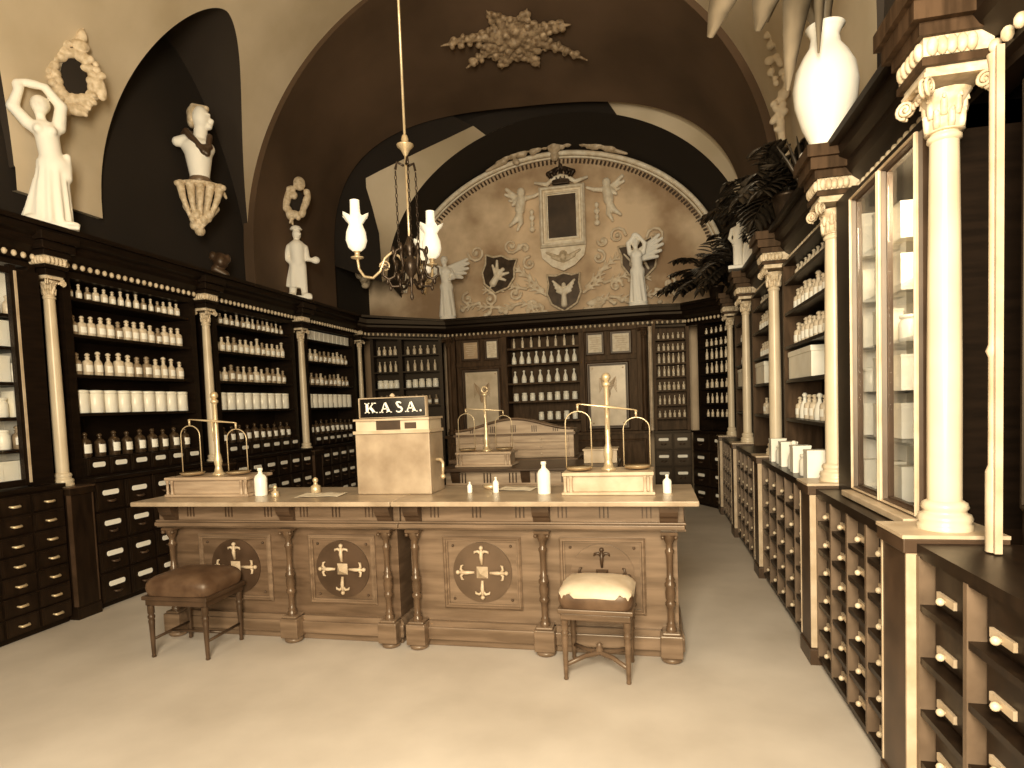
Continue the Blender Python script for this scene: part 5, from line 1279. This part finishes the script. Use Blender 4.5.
def fan_leaf():
    x,y,z=1.0,4.45,2.816
    t=thing('dried_fan','dark pleated fan leaf leaning beside the base of the tall white vase','plant',(x,y,z)); b=MB()
    for k in range(9):
        a=R(62+k*11); l=.52-.012*abs(k-4)
        leaf(b,(x,y,z+.02),(x-.34*cos(a),y-.05*cos(a),z+.75*l*sin(a)),.0,.030,0,5)
    b.build('foliage',M_LEAFD,t)
    b=MB(); b.lathe([(.05,0),(.06,.01),(.03,.03)],x,y,z,10); b.build('foot',M_IRON,t)
fan_leaf()
pr=[]; r7=random.Random(21)
for k in range(40):
    q=k/39; w=.10*(1-q*.5); pr.append(('e',(r7.uniform(-w,w),r7.uniform(-.03,.0),.42-.84*q),(r7.uniform(.025,.045),.03,r7.uniform(.025,.045)),r7.uniform(0,3)))
pr+=[('e',(0,-.02,.44),(.09,.04,.07)),('e',(0,-.03,.30),(.05,.04,.06)),('c',(0,0,-.4),(.02,0,-.62),.035,.02),('e',(.02,-.01,-.64),(.05,.035,.06))]
ornament('cartouche','faint pale carved pendant on the cream vault behind the palm leaves','wall ornament',1.13,5.78,4.18,pr,None,.012,M_CREAM,k=.006,M=face_cam(1.13,5.78,4.18))
# ------------------------------------------------------------------ light: the shop window behind the viewer, and the room's own dim bounce
def area(name,loc,target,size,power,col,sy=None):
    l=bpy.data.lights.new(name,'AREA'); l.energy=power; l.color=col; l.shape='RECTANGLE'; l.size=size; l.size_y=sy or size
    o=bpy.data.objects.new(name,l); COL.objects.link(o); o.location=loc
    o.rotation_euler=(Vector(target)-Vector(loc)).to_track_quat('-Z','Y').to_euler(); return o
area('window_light',(-.15,-.8,2.5),(-.6,4.6,1.7),1.2,460,(1,.92,.78),2.4)
area('window_light',(-3.0,-1.3,2.7),(-1.0,6.0,2.6),1.4,70,(1,.92,.78),2.4)
area('added_case_fill',(1.14,2.66,2.30),(1.14,3.6,1.5),.20,9,(1,.88,.68),.30)  # added fill to brighten the right glazed case, no real lamp there
w=bpy.data.worlds.new('world'); SC.world=w; w.use_nodes=True
w.node_tree.nodes['Background'].inputs[0].default_value=(1,.88,.68,1); w.node_tree.nodes['Background'].inputs[1].default_value=.15

# ------------------------------------------------------------------ camera (recovered from the photograph's vanishing points)
F=615.;PX,PY=512.,438.
d1=Vector((652-PX,400-PY,F)).normalized(); d3=Vector((940-PX,11600-PY,F)); d3=(d3-d1*d3.dot(d1)).normalized(); dx=d3.cross(d1)
# rows of world axes in camera coordinates (x right, y down, z forward)
cd=bpy.data.cameras.new('camera'); co=bpy.data.objects.new('camera',cd); COL.objects.link(co)
right=Vector((dx.x,d1.x,-d3.x)); down=Vector((dx.y,d1.y,-d3.y)); fwd=Vector((dx.z,d1.z,-d3.z))
Mx=Matrix((right,-down,-fwd)).transposed().to_4x4(); Mx.translation=(0,0,1.5); co.matrix_world=Mx
cd.sensor_width=36; cd.lens=36*F/1024; cd.shift_y=(PY-384)/1024; cd.shift_x=0; cd.clip_start=.02
SC.camera=co
vs=SC.view_settings; SC.display_settings.display_device='sRGB'; vs.view_transform='Standard'; vs.look='None'; vs.exposure=0; vs.gamma=1; vs.use_curve_mapping=False
